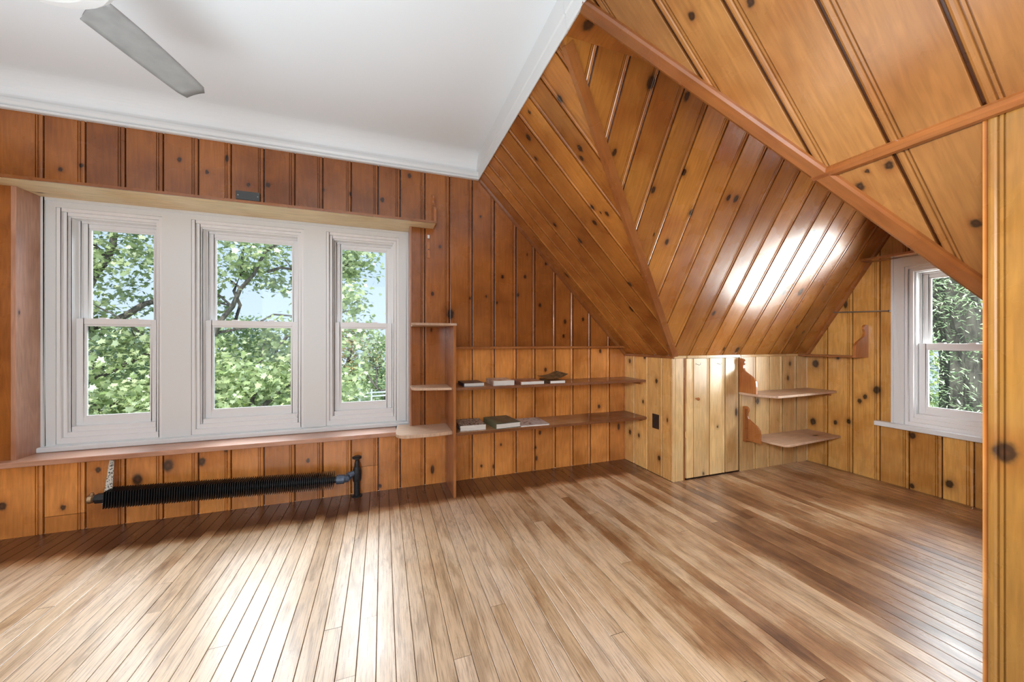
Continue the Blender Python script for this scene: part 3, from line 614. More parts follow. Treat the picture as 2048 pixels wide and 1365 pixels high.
# ------------------------------------------------------------------ windows
def boxf(mb, f, a, b):
    """box in a window's own frame: f(s,t,h) with h towards the room"""
    s0, t0, h0 = a; s1, t1, h1 = b
    mb.prism([(s0, t0), (s1, t0), (s1, t1), (s0, t1)], f, h0, h1)
def ring(mb, f, r, w, h0, h1, wb=None):
    s0, s1, t0, t1 = r; wb = w if wb is None else wb
    boxf(mb, f, (s0, t0, h0), (s0 + w, t1, h1)); boxf(mb, f, (s1 - w, t0, h0), (s1, t1, h1))
    boxf(mb, f, (s0 + w, t1 - w, h0), (s1 - w, t1, h1)); boxf(mb, f, (s0 + w, t0, h0), (s1 - w, t0 + wb, h1))
def window(name, f, s0, s1, t0, t1, label, meet, g=dict(st=.024)):
    root = empty(name, f(s0, t0, 0)); tag(root, label, kind='structure')
    r = (s0, s1, t0, t1)
    mb = MB(); ring(mb, f, r, .020, -.06, -.008, .035); ring(mb, f, (s0 + .020, s1 - .020, t0 + .035, t1 - .020), .020, -.09, -.024, .030); ring(mb, f, (s0 + .036, s1 - .036, t0 + .05, t1 - .036), .024, -.13, -.097, .045); ring(mb, f, (s0 + .036, s1 - .036, t0 + .05, t1 - .036), .012, -.12, -.040, .045)
    mb.build('frame', M_whiteg, root, bevel=.002)
    S0, S1 = s0 + .048, s1 - .060 if s1 - s0 > .3 else s1 - .048
    S0, S1 = s0 + .049, s1 - .053
    zl, zt = t0 + .095, t1 - .050
    # upper sash further out, lower sash nearer the room
    for nm, (za, zb2), h in (('upper_sash', (meet - .045, zt), -.115), ('lower_sash', (zl, meet), -.075)):
        mb = MB(); ring(mb, f, (S0, S1, za, zb2), .036, h - .022, h, .048 if nm == 'lower_sash' else .036); 
        sa = mb.build(nm, M_whiteg, root, bevel=.002)
        mb = MB(); ring(mb, f, (S0 + .036, S1 - .036, za + (.048 if nm == 'lower_sash' else .036), zb2 - .036), .011, h - .020, h - .006); mb.build('glazing_bead', M_whiteg, sa)
        mb = MB(); boxf(mb, f, (S0 + .04, za + .045, h - .016), (S1 - .04, zb2 - .04, h - .012)); tag(mb.build('pane', M_glass, sa), 'clear glass pane')
    mb = MB()
    for q in (.3, .7):
        sc = S0 + (S1 - S0) * q; boxf(mb, f, (sc - .018, meet, -.112), (sc + .018, meet + .008, -.082))
    mb.build('sash_lock', M_dome, root)
    return root
F_cas = frame((0, 3.0, 0), (1, 0, 0), (0, 0, 1), (0, -1, 0))
wins = [(-1.867, -1.356), (-1.203, -.541), (-.395, .121)]
mb = MB()
for a, b in ((WX0, wins[0][0]), (wins[0][1], wins[1][0]), (wins[1][1], wins[2][0]), (wins[2][1], WX1)): boxf(mb, F_cas, (a, .465, -.08), (b, 1.912, 0))
boxf(mb, F_cas, (WX0, 1.912, -.08), (WX1, 1.966, 0))
boxf(mb, F_cas, (WX0, .44, -.08), (WX1, .472, -.001))
casing = mb.build('trim_15', M_white); tag(casing, 'broad flat white casing framing the group of three windows', kind='structure')
mb = MB(); ring(mb, F_cas, (WX0, WX1, .465, 1.964), .018, 0, .010, .001); mb.build('back_band', M_white, casing, bevel=.003)
mb = MB(); mb.box((WX0 - .006, 2.962, .436), (WX1, 3.0, .466), 0); mb.build('stool', M_white, casing, bevel=.006)
labs = ['white double-hung window at the left of the three, narrow', 'white double-hung window in the middle of the three, widest', 'white double-hung window nearest the corner shelves, narrow']
for i, (a, b) in enumerate(wins): window('window_%d' % (i + 1), F_cas, a, b, .472, 1.912, labs[i], 1.242)
F_rw = frame((X2 - .012, 0, 0), (0, -1, 0), (0, 0, 1), (-1, 0, 0))
w4 = window('window_4', F_rw, -OY0, -OY1, OZ0 - .012, OZ1, 'white double-hung window in the dormer gable wall', 1.08)
mb = MB()
boxf(mb, F_rw, (-CW0, .475, -.012), (-OY0, RZ1, .006)); boxf(mb, F_rw, (-OY1, .475, -.012), (-CW1, RZ1, .006)); boxf(mb, F_rw, (-OY0, OZ1, -.012), (-OY1, RZ1, .006))
boxf(mb, F_rw, (-CW0, .475, .006), (-CW0 + .014, RZ1, .014)); boxf(mb, F_rw, (-CW1 - .014, .475, .006), (-CW1, RZ1, .014))
c4 = mb.build('casing', M_white, w4, bevel=.002)
mb = MB(); mb.box((X2 - .055, CW1 - .09, .440), (X2, CW0 + .09, .476), 1); mb.build('sill', M_white, w4, bevel=.006)
mb = MB()
for b in (((X2 + .07, -.6, -.3), (X2 + .2, OY1 - .02, 2.7)), ((X2 + .07, OY0 + .02, -.3), (X2 + .2, 3.2, 2.7)), ((X2 + .07, OY1 - .1, -.3), (X2 + .2, OY0 + .1, .49)), ((X2 + .07, OY1 - .1, 1.63), (X2 + .2, OY0 + .1, 2.7))): mb.box(*b)
tag(mb.build('wall_outer_right', M_white), 'white painted outer face of the dormer gable', kind='structure')
# head ledge over the dormer window
mb = MB(); mb.prism([(-1.803, X2), (-1.79, X2 - .13), (-.90, X2 - .13), (-.885, X2)], lambda a, b, h: Vector((b, -a, h)), 1.728, 1.746)
tag(mb.build('trim_16', M_trim, merge=True), 'narrow pine ledge above the dormer window', kind='structure')

# ------------------------------------------------------------------ shelves
def slab(poly, z0, z1, name, mat, parent=None, bevel=.003, flip=False):
    mb = MB(); mb.prism(poly, lambda a, b, h: Vector((a, b, h)), z0, z1, (lambda a, b: (b, a)) if not flip else None)
    return mb.build(name, mat, parent, bevel=bevel)
def arc(cx, cy, r, a0, a1, n=8): return [(cx + r * math.cos(math.radians(a0 + (a1 - a0) * i / n)), cy + r * math.sin(math.radians(a0 + (a1 - a0) * i / n))) for i in range(n + 1)]
unit = empty('corner_shelf_unit', (.476, D, 0)); tag(unit, 'open corner shelf with upright pine side and three worn rounded shelves beside the windows', 'shelf')
mb = MB(); mb.box((.466, 2.533, 0), (.485, D, 1.207)); mb.build('side_panel', M_shelf, unit, bevel=.002)
s1 = slab([(.20, D), (.20, 2.66)] + arc(.235, 2.60, .05, 180, 270) + [(.44, 2.545), (.49, 2.53), (.492, D)], 1.207, 1.225, 'shelf', M_shelfw, unit); tag(s1, 'top shelf with a chipped pale edge')
s2 = slab([(.195, D)] + arc(.245, 2.70, .05, 180, 265) + [(.35, 2.62), (.466, 2.60), (.466, D)], .748, .766, 'shelf', M_shelfw, unit); tag(s2, 'middle shelf with a cut corner')
s3 = slab([(.105, 2.90)] + [(.09, 2.75)] + arc(.17, 2.645, .085, 175, 275, 10) + [(.30, 2.555), (.466, 2.575), (.466, D), (.20, D), (.20, 2.90)], .436, .460, 'shelf', M_shelfw, unit); tag(s3, 'lowest shelf with a rounded end lying on the sill')

M_shelf2 = pine('pine_shelf_two_tone', (.62, .36, .18), (.44, .21, .085), voro=.0, rough=.4, coat=.3, tone=(1.62, 1.70, .45))
M_shelf3 = pine('pine_shelf_dark', (.30, .13, .06), (.20, .07, .03), voro=.0, rough=.35, coat=.4)
def wall_shelf(poly, z0, z1, label, mat=M_shelf, cleat=None, group='built in wall shelves'):
    r = empty('wall_shelf', (poly[0][0], poly[0][1], z0)); tag(r, label, 'shelf', group)
    slab(poly, z0, z1, 'board', mat, r, flip=False)
    if cleat:
        mb = MB(); mb.box(*cleat); mb.build('cleat', M_shelf, r, bevel=.002)
    return r
wall_shelf([(.487, D), (.487, 2.775), (X1 + .03, 2.775), (X1 + .03, D)], 1.037, 1.055, 'shallow empty pine ledge running above the two book shelves')
wall_shelf([(.487, D), (.487, 2.555), (X1 - .002, 2.555), (X1 - .002, D)], .748, .768, 'upper book shelf in the niche holding four paperbacks', M_shelf3, ((X1 - .022, 2.60, .725), (X1 - .001, D, .747)))
wall_shelf([(.487, D), (.487, 2.545), (X1 - .002, 2.545), (X1 - .002, D)], .430, .452, 'lower book shelf in the niche holding two books and a magazine', M_shelf2, ((X1 - .022, 2.60, .408), (X1 - .001, D, .429)))

# paddle shaped bracket: profile (distance from wall, height)
PADDLE = [(0, 0), (.150, 0), (.152, .06), (.146, .105), (.122, .135), (.085, .158), (.052, .180), (.040, .205), (.041, .228), (.050, .246), (.051, .262), (.043, .277), (.028, .286), (.012, .285), (0, .28)]
def paddle(name, fn, h0, h1, parent=None, sc=1.0, scz=1.0):
    mb = MB(); mb.prism([(a * sc, b * scz) for a, b in PADDLE], fn, h0, h1); return mb.build(name, M_bracket, parent, bevel=.002)
a1 = empty('wall_shelf', (2.84, Y3, .66)); tag(a1, 'upper alcove shelf with a paddle shaped end bracket', 'shelf', 'built in wall shelves')
slab([(2.826, Y3), (2.826, 2.085), (2.886, 1.985), (2.90, 1.975), (2.93, 1.972), (X2, 2.02), (X2, Y3)], .651, .670, 'board', M_shelfw, a1)
paddle('side_bracket', lambda a, b, h: Vector((2.826 + h, Y3 - a, .670 + b)), 0, .018, a1)
mb = MB(); mb.box((X2 - .025, 2.06, .622), (X2 - .001, Y3, .650)); mb.build('cleat', M_shelf, a1, bevel=.002)
a2 = empty('wall_shelf', (2.88, Y3, .27)); tag(a2, 'lower alcove shelf, grey with wear, its end bracket free of the door', 'shelf', 'built in wall shelves')
slab([(2.95, Y3), (2.93, 2.06), (2.945, 1.955), (2.965, 1.945), (3.0, 1.943), (X2, 1.99), (X2, Y3)], .272, .290, 'board', M_shelfw, a2)
paddle('side_bracket', lambda a, b, h: Vector((2.872 + h, Y3 - a, .266 + b)), 0, .018, a2)
mb = MB(); mb.box((2.862, Y3 - .045, .28), (2.872, Y3 - .025, .53)); mb.build('batten', M_trim, a2, bevel=.002)
mb = MB(); mb.box((2.872, Y3 - .03, .250), (3.05, Y3, .271), 0); mb.build('ledger', M_shelf, a2, bevel=.002)
mb = MB(); mb.box((X2 - .025, 2.06, .246), (X2 - .001, Y3, .271)); mb.build('cleat', M_shelf, a2, bevel=.002)
a3 = empty('wall_shelf', (X2, 2.0, ZK)); tag(a3, 'short ledge on the gable wall ending in a paddle shaped bracket', 'shelf', 'built in wall shelves')
slab([(X2, Y3 - .002), (X2 - .15, Y3 - .002), (X2 - .165, 1.82), (X2, 1.82)], .966, .982, 'board', M_trim, a3)
paddle('side_bracket', lambda a, b, h: Vector((X2 - a, 1.802 + h, .968 + b)), 0, .018, a3, 1.13, .92)
# bracket above the header's right end
b4 = empty('wall_bracket', (.36, D, 1.978)); tag(b4, 'paddle shaped pine bracket standing on the right end of the window header', 'bracket')
paddle('side_board', lambda a, b, h: Vector((.354 + h, D - a, 1.978 + b)), 0, .018, b4, .96, .84)
mb = MB(); mb.box((.322, D - .010, 1.885), (.339, D, 1.912)); tag(mb.build('paint_chip_block', M_white, None, bevel=.002), 'small pale block on the wall under the header end', 'block')
bpy.data.objects['paint_chip_block'].name = 'wall_block'
mb = MB(); mb.box((.320, D - .006, 1.735), (.342, D, 1.86)); o = mb.build('wall_cleat', M_bracket, None, bevel=.002); tag(o, 'narrow wooden cleat screwed to the wall below the pale block', 'cleat')
mb = MB(); mb.lathe([(.004, 0), (.004, -.002), (.001, -.003)], (.331, D - .006, 1.80), 8, 'y'); mb.build('screw', M_iron, o)

# ------------------------------------------------------------------ small wall fittings
o = empty('power_outlet', (X1, 2.437, .435)); tag(o, 'black duplex outlet on the short kneewall', 'outlet')
mb = MB(); mb.box((X1 - .007, 2.400, .376), (X1, 2.474, .495)); mb.build('cover_plate', M_brown, o, bevel=.002)
for zz in (.405, .455):
    mb = MB(); mb.lathe([(.017, 0), (.017, -.003), (.015, -.004)], (X1 - .006, 2.437, zz + .003), 14, 'x'); sck = mb.build('socket', M_black, o)
    mb = MB()
    for dy in (-.006, .006): mb.box((X1 - .0108, 2.437 + dy - .001, zz - .002), (X1 - .0098, 2.437 + dy + .001, zz + .008))
    mb.build('slot', M_iron, sck)
o = empty('blank_plate', (-.835, D, 2.045)); tag(o, 'dark grey blank plate on the wall above the middle window', 'plate')
mb = MB(); mb.box((-.902, D - .008, 2.026), (-.768, D, 2.084)); mb.build('cover_plate', M_plate, o, bevel=.003)
for dx in (-.055, .055):
    mb = MB(); mb.lathe([(.004, 0), (.004, -.002), (.001, -.0025)], (-.835 + dx, D - .008, 2.055), 8, 'y'); mb.build('screw', M_steel, o)
mb = MB(); mb.tube([(X2 - .022, 2.03, 1.346), (X2 - .022, 1.668, 1.332)], .0055, 10)
rod = empty('curtain_rod', (X2 - .02, 1.85, 1.34)); tag(rod, 'thin dark metal rod on the gable wall left of the window', 'rod'); mb.build('rod', M_steel, rod)
for yy in (2.02, 1.675):
    mb = MB(); mb.lathe([(.010, 0), (.010, -.004), (.005, -.006), (.004, -.024)], (X2, yy, 1.3395 + (yy - 1.85) * .039), 12, 'x'); mb.build('rod_holder', M_steel, rod)

# ------------------------------------------------------------------ finned radiator with valve
rad = empty('finned_radiator', (-.9, 2.76, .17)); tag(rad, 'black finned tube radiator mounted low on the wall under the sill', 'radiator')
A0, A1 = Vector((-1.487, 2.755, .197)), Vector((-.315, 2.745, .153)); ad = (A1 - A0).normalized()
mb = MB(); mb.tube([A0 - ad * .06, A1 + ad * .03], .021, 14); mb.build('core_pipe', M_iron, rad)
NF = 98
fin = MB(); hw = .048; fin.box((-.0009, -hw, -hw), (.0009, hw, hw)); 
fin_me = None
for i in range(NF + 1):
    p = A0 + ad * ((A1 - A0).length * i / NF)
    if fin_me is None:
        fo = fin.build('fin', M_black, rad); fin_me = fo.data
    else: fo = link('fin', fin_me, None, rad)
    fo.location = p - rad.location; r = random.Random(i); fo.rotation_euler = (r.uniform(-.01, .01), math.atan2(-ad.z, ad.x) + r.uniform(-.015, .015), .0)
mb = MB(); mb.tube([A0 - ad * .055, A0 - ad * .012], [.028, .028], 6); mb.build('end_nut', M_iron, rad)
mb = MB(); c = A0 - ad * .078; mb.lathe([(.010, .02), (.016, .018), (.024, .010), (.026, -.006), (.022, -.014), (.012, -.016)], c, 16, 'x'); tag(mb.build('air_valve', M_brass, rad), 'aged brass air valve')
mb = MB(); c2 = c + Vector((.006, -.004, .026)); mb.lathe([(.008, -.012), (.010, 0), (.007, .010)], c2, 10); mb.build('valve_cap', M_brass, rad)
# hanger strap
mb = MB(); mb.prism([(-1.513, .16), (-1.487, .155), (-1.482, .25), (-1.500, .395), (-1.522, .395), (-1.515, .25)], lambda a, b, h: Vector((a + .0, 2.748 + (b - .16) * .33 + h, b)), 0, -.004)
tag(mb.build('hanger_strap', M_strap, rad, bevel=.001), 'perforated strap with flaking white paint')
VX, VY = -.172, 2.80
E1 = A1 + ad * .03
mb = MB(); mb.tube([E1 - ad * .012, E1 + ad * .036], .031, 12); mb.build('coupling', M_blue, rad, bevel=0)
mb = MB(); mb.tube([E1 + ad * .036, E1 + ad * .05, Vector((VX - .055, VY - .022, .158)), Vector((VX - .02, VY - .008, .168))], [.025, .024, .021, .019], 12); mb.build('union_pipe', M_blue, rad)
mb = MB(); mb.tube([Vector((VX - .055, VY - .024, .155)), Vector((VX - .040, VY - .018, .160))], .026, 6); mb.build('union_nut', M_blue, rad)
mb = MB(); mb.lathe([(.020, .0), (.020, .105), (.026, .108), (.029, .125), (.030, .17), (.026, .195), (.018, .21), (.016, .235), (.012, .25), (.012, .262)], (VX, VY, 0), 16); mb.build('valve_body', M_iron, rad)
mb = MB(); mb.lathe([(.006, .252), (.014, .262), (.030, .268), (.031, .278), (.020, .284), (.006, .284)], (VX, VY, 0), 16); mb.build('valve_handle', M_iron, rad)
mb = MB(); mb.lathe([(.036, 0), (.036, .004), (.022, .008)], (VX, VY, 0), 16); mb.build('floor_flange', M_iron, rad)

# ------------------------------------------------------------------ books
def cover_mat(name, c0, c1, sc=25, c2=None, thr=.5):
    m, t, p, o = M_new(name); tcn = N(t, 'ShaderNodeTexCoord'); n = N(t, 'ShaderNodeTexNoise', {'Vector': tcn.outputs['Object'], 'Scale': sc, 'Detail': 5, 'Roughness': .7})
    r = ramp(t, n.outputs[0], [(thr - .06, c0), (thr + .06, c1)]); t.links.new(r.outputs[0], p.inputs[0]); p.inputs['Roughness'].default_value = .4; return m
def page_mat():
    m, t, p, o = M_new('book_pages'); tcn = N(t, 'ShaderNodeTexCoord'); mp = N(t, 'ShaderNodeMapping', {'Vector': tcn.outputs['Object'], 'Scale': (1, 1, 60)})
    n = N(t, 'ShaderNodeTexNoise', {'Vector': mp.outputs[0], 'Scale': 12, 'Detail': 2}); r = ramp(t, n.outputs[0], [(.35, (.66, .63, .57)), (.6, (.84, .82, .77))]); t.links.new(r.outputs[0], p.inputs[0]); p.inputs['Roughness'].default_value = .8; return m
M_page = page_mat()
def book(name, x0, x1, yf, yb, z, th, rot, cov, label, spine_mat=None, hard=False, group='books on the niche shelves'):
    r = empty(name, ((x0 + x1) / 2, (yf + yb) / 2, z)); tag(r, label, 'book', group); r.rotation_euler = (0, 0, rot)
    w, d = (x1 - x0) / 2, (yb - yf) / 2; ct = .0035 if hard else .0015; ov = .003 if hard else 0
    def part(nm, a, b, m, bv=0):
        mb = MB(); mb.box(a, b); o = mb.build(nm, m, None, bevel=bv); o.parent = r; return o
    part('pages', (-w + .004, -d + ov, ct), (w - ov, d - ov, th - ct), M_page)
    part('back_cover', (-w, -d, 0), (w, d, ct), cov); part('front_cover', (-w, -d, th - ct), (w, d, th), cov)
    part('spine', (-w - .001, -d, 0), (-w + .004, d, th), spine_mat or cov, .0015)
    return r
book('paperback_book', .552, .705, 2.605, 2.80, .768, .024, .02, cover_mat('cover_navy', (.02, .025, .04), (.05, .06, .09), 20), 'dark navy covered paperback nearest the corner shelf on the upper shelf')
book('paperback_book', .775, .938, 2.582, 2.80, .768, .036, -.03, cover_mat('cover_beige', (.38, .26, .20), (.70, .60, .52), 18), 'thick paperback with a beige and brown cover, second on the upper shelf')
b3 = book('paperback_book', .975, 1.170, 2.565, 2.79, .768, .024, .05, cover_mat('cover_red_brown', (.22, .08, .05), (.46, .28, .20), 16), 'reddish brown paperback, third on the upper shelf')
b4_ = book('paperback_book', 1.225, 1.355, 2.565, 2.77, .768, .022, .0, cover_mat('cover_dark_umber', (.05, .035, .02), (.14, .09, .05), 30), 'paperback with a curled up dark cover, last on the upper shelf')
mb = MB(); cm = cover_mat('cover_curled', (.05, .04, .02), (.20, .13, .07), 30)
prev = None
for i in range(9):
    u = i / 8; xx = -.075 + .17 * u; zz = .024 + .012 * (1 - u) + .048 * u ** 2.2
    cur = (xx, zz)
    if prev: mb.face([(prev[0], -.10, prev[1]), (cur[0], -.10, cur[1]), (cur[0] - .02, .09, cur[1] + .012), (prev[0] - .02, .09, prev[1] + .012)], None, True); mb.face([(prev[0], -.10, prev[1] - .001), (cur[0], -.10, cur[1] - .001), (cur[0] - .02, .09, cur[1] + .011), (prev[0] - .02, .09, prev[1] + .011)], None, True)
    prev = cur
o = mb.build('curled_cover', cm); o.parent = b4_
book('paperback_book', .522, .712, 2.572, 2.80, .452, .040, -.02, cover_mat('cover_black_white_print', (.02, .018, .016), (.55, .50, .46), 55), 'thick paperback with a black and white printed cover at the left of the lower shelf')
gb = book('hardback_book', .768, .968, 2.556, 2.82, .452, .040, .10, cover_mat('cover_green_cloth', (.055, .075, .065), (.09, .12, .105), 12), 'large dark green clothbound book with an olive spine on the lower shelf', plain('olive_spine', (.17, .17, .09), .7), True)
mb = MB(); mb.box((-.101, -.132, .0398), (-.055, .132, .0410)); o = mb.build('spine_cloth', plain('olive_cloth', (.19, .19, .10), .7)); o.parent = gb
mg = empty('magazine', (1.10, 2.68, .452)); tag(mg, 'thin pale sketch covered magazine right of the green book', 'magazine'); mg.rotation_euler = (0, 0, -.03)
mb = MB(); mb.box((-.115, -.125, 0), (.115, .125, .008)); o = mb.build('pages', M_page); o.parent = mg
mb = MB(); mb.box((-.118, -.127, .008), (.118, .127, .0095)); o = mb.build('front_cover', cover_mat('cover_sketch', (.22, .15, .13), (.66, .60, .58), 26, thr=.44)); o.parent = mg

# ------------------------------------------------------------------ ceiling fan
FX, FY, FZ = -1.035, 1.43, 2.262
fan = empty('ceiling_fan', (FX, FY, ZCL)); tag(fan, 'white ceiling fan with silver grey wood grain blades', 'fan')
mb = MB(); mb.lathe([(.075, ZCL), (.075, ZCL - .03), (.05, ZCL - .05), (.018, ZCL - .06)], (FX, FY, 0), 28); mb.build('canopy', M_dome, fan)
mb = MB(); mb.lathe([(.015, ZCL - .04), (.015, FZ + .05)], (FX, FY, 0), 14); mb.build('down_rod', M_dome, fan)
mb = MB(); mb.lathe([(.05, FZ + .09), (.12, FZ + .07), (.145, FZ + .03), (.145, FZ - .005), (.13, FZ - .02)], (FX, FY, 0), 36); mb.build('motor_housing', M_dome, fan)
mb = MB(); mb.lathe([(.235, FZ + .012), (.250, FZ + .0), (.252, FZ - .015), (.235, FZ - .036), (.19, FZ - .055), (.11, FZ - .066), (.002, FZ - .070)], (FX, FY, 0), 36); mb.build('dome', M_dome, fan)
def blade(ang):
    mb = MB(); ca, sa = math.cos(ang), math.sin(ang); n = 14
    rows = []
    for i in range(n + 1):
        u = i / n; r = .215 + .50 * u
        w0 = -.070 - .012 * math.sin(PI * u) + .014 * u + (.020 * max(0, (u - .92) / .08) ** 2)
        w1 = .070 - .014 * u ** 2 - (.012 * max(0, (u - .9) / .1) ** 2)
        rows.append([(r + ((.035 + .05 * (k / 6) ** 2) * (1 - u) ** 8), w0 + (w1 - w0) * k / 6, .012 * (k / 6 - .5) * -2 - .02 * ((k / 6 - .5) ** 2)) for k in range(7)])
    P = lambda q, dz: (FX + q[0] * ca - q[1] * sa, FY + q[0] * sa + q[1] * ca, FZ + q[2] + dz)
    for i in range(n):
        for k in range(6):
            a, b, c, d = rows[i][k], rows[i + 1][k], rows[i + 1][k + 1], rows[i][k + 1]
            mb.face([P(q, 0) for q in (d, c, b, a)], [(q[1], q[0]) for q in (d, c, b, a)], True); mb.face([P(q, .005) for q in (a, b, c, d)], [(q[1], q[0]) for q in (a, b, c, d)], True)
    for k in (0, 6):
        for i in range(n): mb.face([P(rows[i][k], 0), P(rows[i + 1][k], 0), P(rows[i + 1][k], .005), P(rows[i][k], .005)])
    for i in (0, n):
        for k in range(6): mb.face([P(rows[i][k], 0), P(rows[i][k + 1], 0), P(rows[i][k + 1], .005), P(rows[i][k], .005)])
    mb.build('blade', M_fan, fan, merge=True)
    mb = MB(); mb.tube([(FX + ca * .12, FY + sa * .12, FZ), (FX + ca * .23, FY + sa * .23, FZ + .006)], [.022, .016], 8); mb.build('blade_arm', M_dome, fan)
A_BL = math.radians(73)
for k in range(3): blade(A_BL + k * 2 * PI / 3)

# ------------------------------------------------------------------ outside
mb = MB(); mb.box((-60, 3.5, -5.6), (60, 90, -5.4)); mb.box((4, -40, -5.6), (60, 3.5, -5.4)); tag(mb.build('ground', M_grass), 'green ground far below the windows', kind='structure')
def leaf_shape(kind):
    if kind == 'maple':
        q = [(0, 0), (.10, .02), (.34, -.06), (.27, .16), (.50, .30), (.27, .34), (.24, .50), (.10, .44), (0, .74), (-.10, .44), (-.24, .50), (-.27, .34), (-.50, .30), (-.27, .16), (-.34, -.06), (-.10, .02)]
        return [(a, b - .25, -.10 * abs(a)) for a, b in q]
    if kind == 'oval': return [(0, -.5, 0), (.22, -.1, -.04), (.16, .28, -.03), (0, .5, 0), (-.16, .28, -.03), (-.22, -.1, -.04)]
    return [(0, -.5, 0), (.10, -.1, -.02), (.07, .3, -.03), (0, .5, -.06), (-.07, .3, -.03), (-.10, -.1, -.02)]
def foliage(name, centers, n_each, spread, size, kind, mat, parent, flat=.6, seed=1):
    rg = np.random.default_rng(seed); C = np.array(centers, float); n = len(C) * n_each
    base = np.repeat(C, n_each, 0) + rg.normal(0, 1, (n, 3)) * np.array(spread)
    L = np.array(leaf_shape(kind)); m = len(L)
    sz = size * rg.uniform(.6, 1.25, n)
    nz = rg.normal(0, 1, (n, 3)) * flat + np.array([0, -.25, .75]); nz /= np.linalg.norm(nz, axis=1)[:, None]
    t = rg.normal(0, 1, (n, 3)); t[:, 2] -= .5; t -= (t * nz).sum(1)[:, None] * nz; t /= np.linalg.norm(t, axis=1)[:, None]
    b = np.cross(nz, t)
    V = base[:, None, :] + sz[:, None, None] * (L[None, :, 0, None] * b[:, None, :] + L[None, :, 1, None] * t[:, None, :] + L[None, :, 2, None] * nz[:, None, :])
    V = V.reshape(-1, 3)
    me = bpy.data.meshes.new(name); me.vertices.add(len(V)); me.vertices.foreach_set('co', V.astype(np.float32).ravel())
    me.loops.add(n * m); me.loops.foreach_set('vertex_index', np.arange(n * m, dtype=np.int32))
    me.polygons.add(n); me.polygons.foreach_set('loop_start', np.arange(0, n * m, m, dtype=np.int32))
    me.update(calc_edges=True)
    o = link(name, me, mat, parent); o.location = -parent.location; o['kind'] = 'stuff'; return o
def limb(mb, p0, p1, r0, r1, seed, wob=.08, n=8):
    r = random.Random(seed); p0, p1 = Vector(p0), Vector(p1); L = (p1 - p0).length; pts = []
    for i in range(n + 1):
        u = i / n; q = p0.lerp(p1, u) + Vector((r.uniform(-1, 1), r.uniform(-1, 1), r.uniform(-1, 1))) * wob * L * (.35 if 0 < i < n else 0) + Vector((0, 0, .06 * L * math.sin(PI * u)))
        pts.append(q)
    mb.tube(pts, [r0 + (r1 - r0) * i / n for i in range(n + 1)], 8); return pts
def tree(name, base, height, r, label, limbs, bark=M_bark, group=None, branch_r=.06):
    root = empty(name, base); tag(root, label, 'tree', group)
    mb = MB(); bx, by, bz = base; limb(mb, base, (bx + .2, by, bz + height), r, r * .35, 5, .03, 10); mb.build('trunk', bark, root)
    tips = []
    for i, (a, b, ra, rb) in enumerate(limbs):
        mb = MB(); pts = limb(mb, a, b, ra, rb, i * 7 + 1); tips += pts[2:]
        rr = random.Random(i)
        for k in range(3):
            q = pts[rr.randint(2, 7)]; e = q + Vector((rr.uniform(-1, 1), rr.uniform(-.6, .6), rr.uniform(-.2, .9))) * (Vector(b) - Vector(a)).length * .32
            mb2 = limb(mb, q, e, rb * 1.3, rb * .4, i * 31 + k, .1, 6); tips += mb2[2:]
        mb.build('branch', bark, root)
    return root, tips
def inside(p, gaps): return any(((p[0] - g[0]) / g[3]) ** 2 + ((p[1] - g[1]) / g[4]) ** 2 + ((p[2] - g[2]) / g[5]) ** 2 < 1 for g in gaps)
# near maple outside the left windows
limbs = [((-6.2, 9.2, -3.5), (-1.3, 8.2, .55), .10, .035), ((-5.5, 9, 0.2), (-1.5, 8.6, 1.6), .045, .015), ((-6.0, 9.4, .9), (-3.3, 8.7, 2.0), .09, .03), ((-5.6, 9.2, 1.1), (-4.55, 8.8, 3.4), .09, .04),
         ((-3.1, 8.6, 1.2), (-1.8, 8.3, 3.3), .05, .018), ((-2.8, 8.7, 1.4), (-2.5, 8.6, 3.9), .035, .012), ((-2.2, 8.6, 2.5), (-.4, 8.4, 2.7), .03, .008), ((-2.0, 8.5, 1.0), (-.35, 8.3, 1.8), .03, .008), ((-4.9, 8.2, -.4), (-3.6, 8, .25), .05, .015)]
tr1, tips = tree('maple_tree', (-6.6, 10, -5.4), 10, .28, 'leafy green maple close outside the left and middle windows', limbs)
cs = []; gaps = [(-4.15, 8.5, 1.75, .42, 2.5, .42), (-2.35, 8.5, 1.85, .78, 2.6, .58), (-.1, 8.5, 2.0, .33, 2.5, 5), (-1.35, 8.4, 1.6, .3, 2.5, .2)]
rg = random.Random(4)
while len(cs) < 330:
    p = (rg.uniform(-6.6, -.45), rg.uniform(7.4, 10.2), rg.uniform(-2.2, 4.3))
    lim = -.55 * (1 if p[2] > 1.0 else .9) + (.25 * math.sin(p[2] * 4) if p[2] > 1 else 0)
    if p[0] > lim or inside(p, gaps): continue
    if p[2] < -.6 and p[0] > -2.2: continue
    cs.append(p)
while len(cs) < 470:
    p = (rg.uniform(-6.6, -1.2), rg.uniform(7.6, 10.2), rg.uniform(-1.6, 1.15))
    if p[0] > -2.6 and p[2] > .55 or p[0] > -3.2 and p[2] < .1: continue
    cs.append(p)
for q in tips:
    if not inside(q, gaps) and q.z > -1.5 and rg.random() < .4: cs.append(tuple(q))
cs += [(-.55, 8.4, z) for z in (3.2, 2.9, 2.45, 1.9)] + [(-.35, 8.4, 2.95), (-.25, 8.4, 2.7), (-.4, 8.3, 1.35), (-.2, 8.3, 1.25)]
foliage('foliage', cs, 52, (.18, .22, .14), .135, 'maple', M_maple, tr1, seed=3)
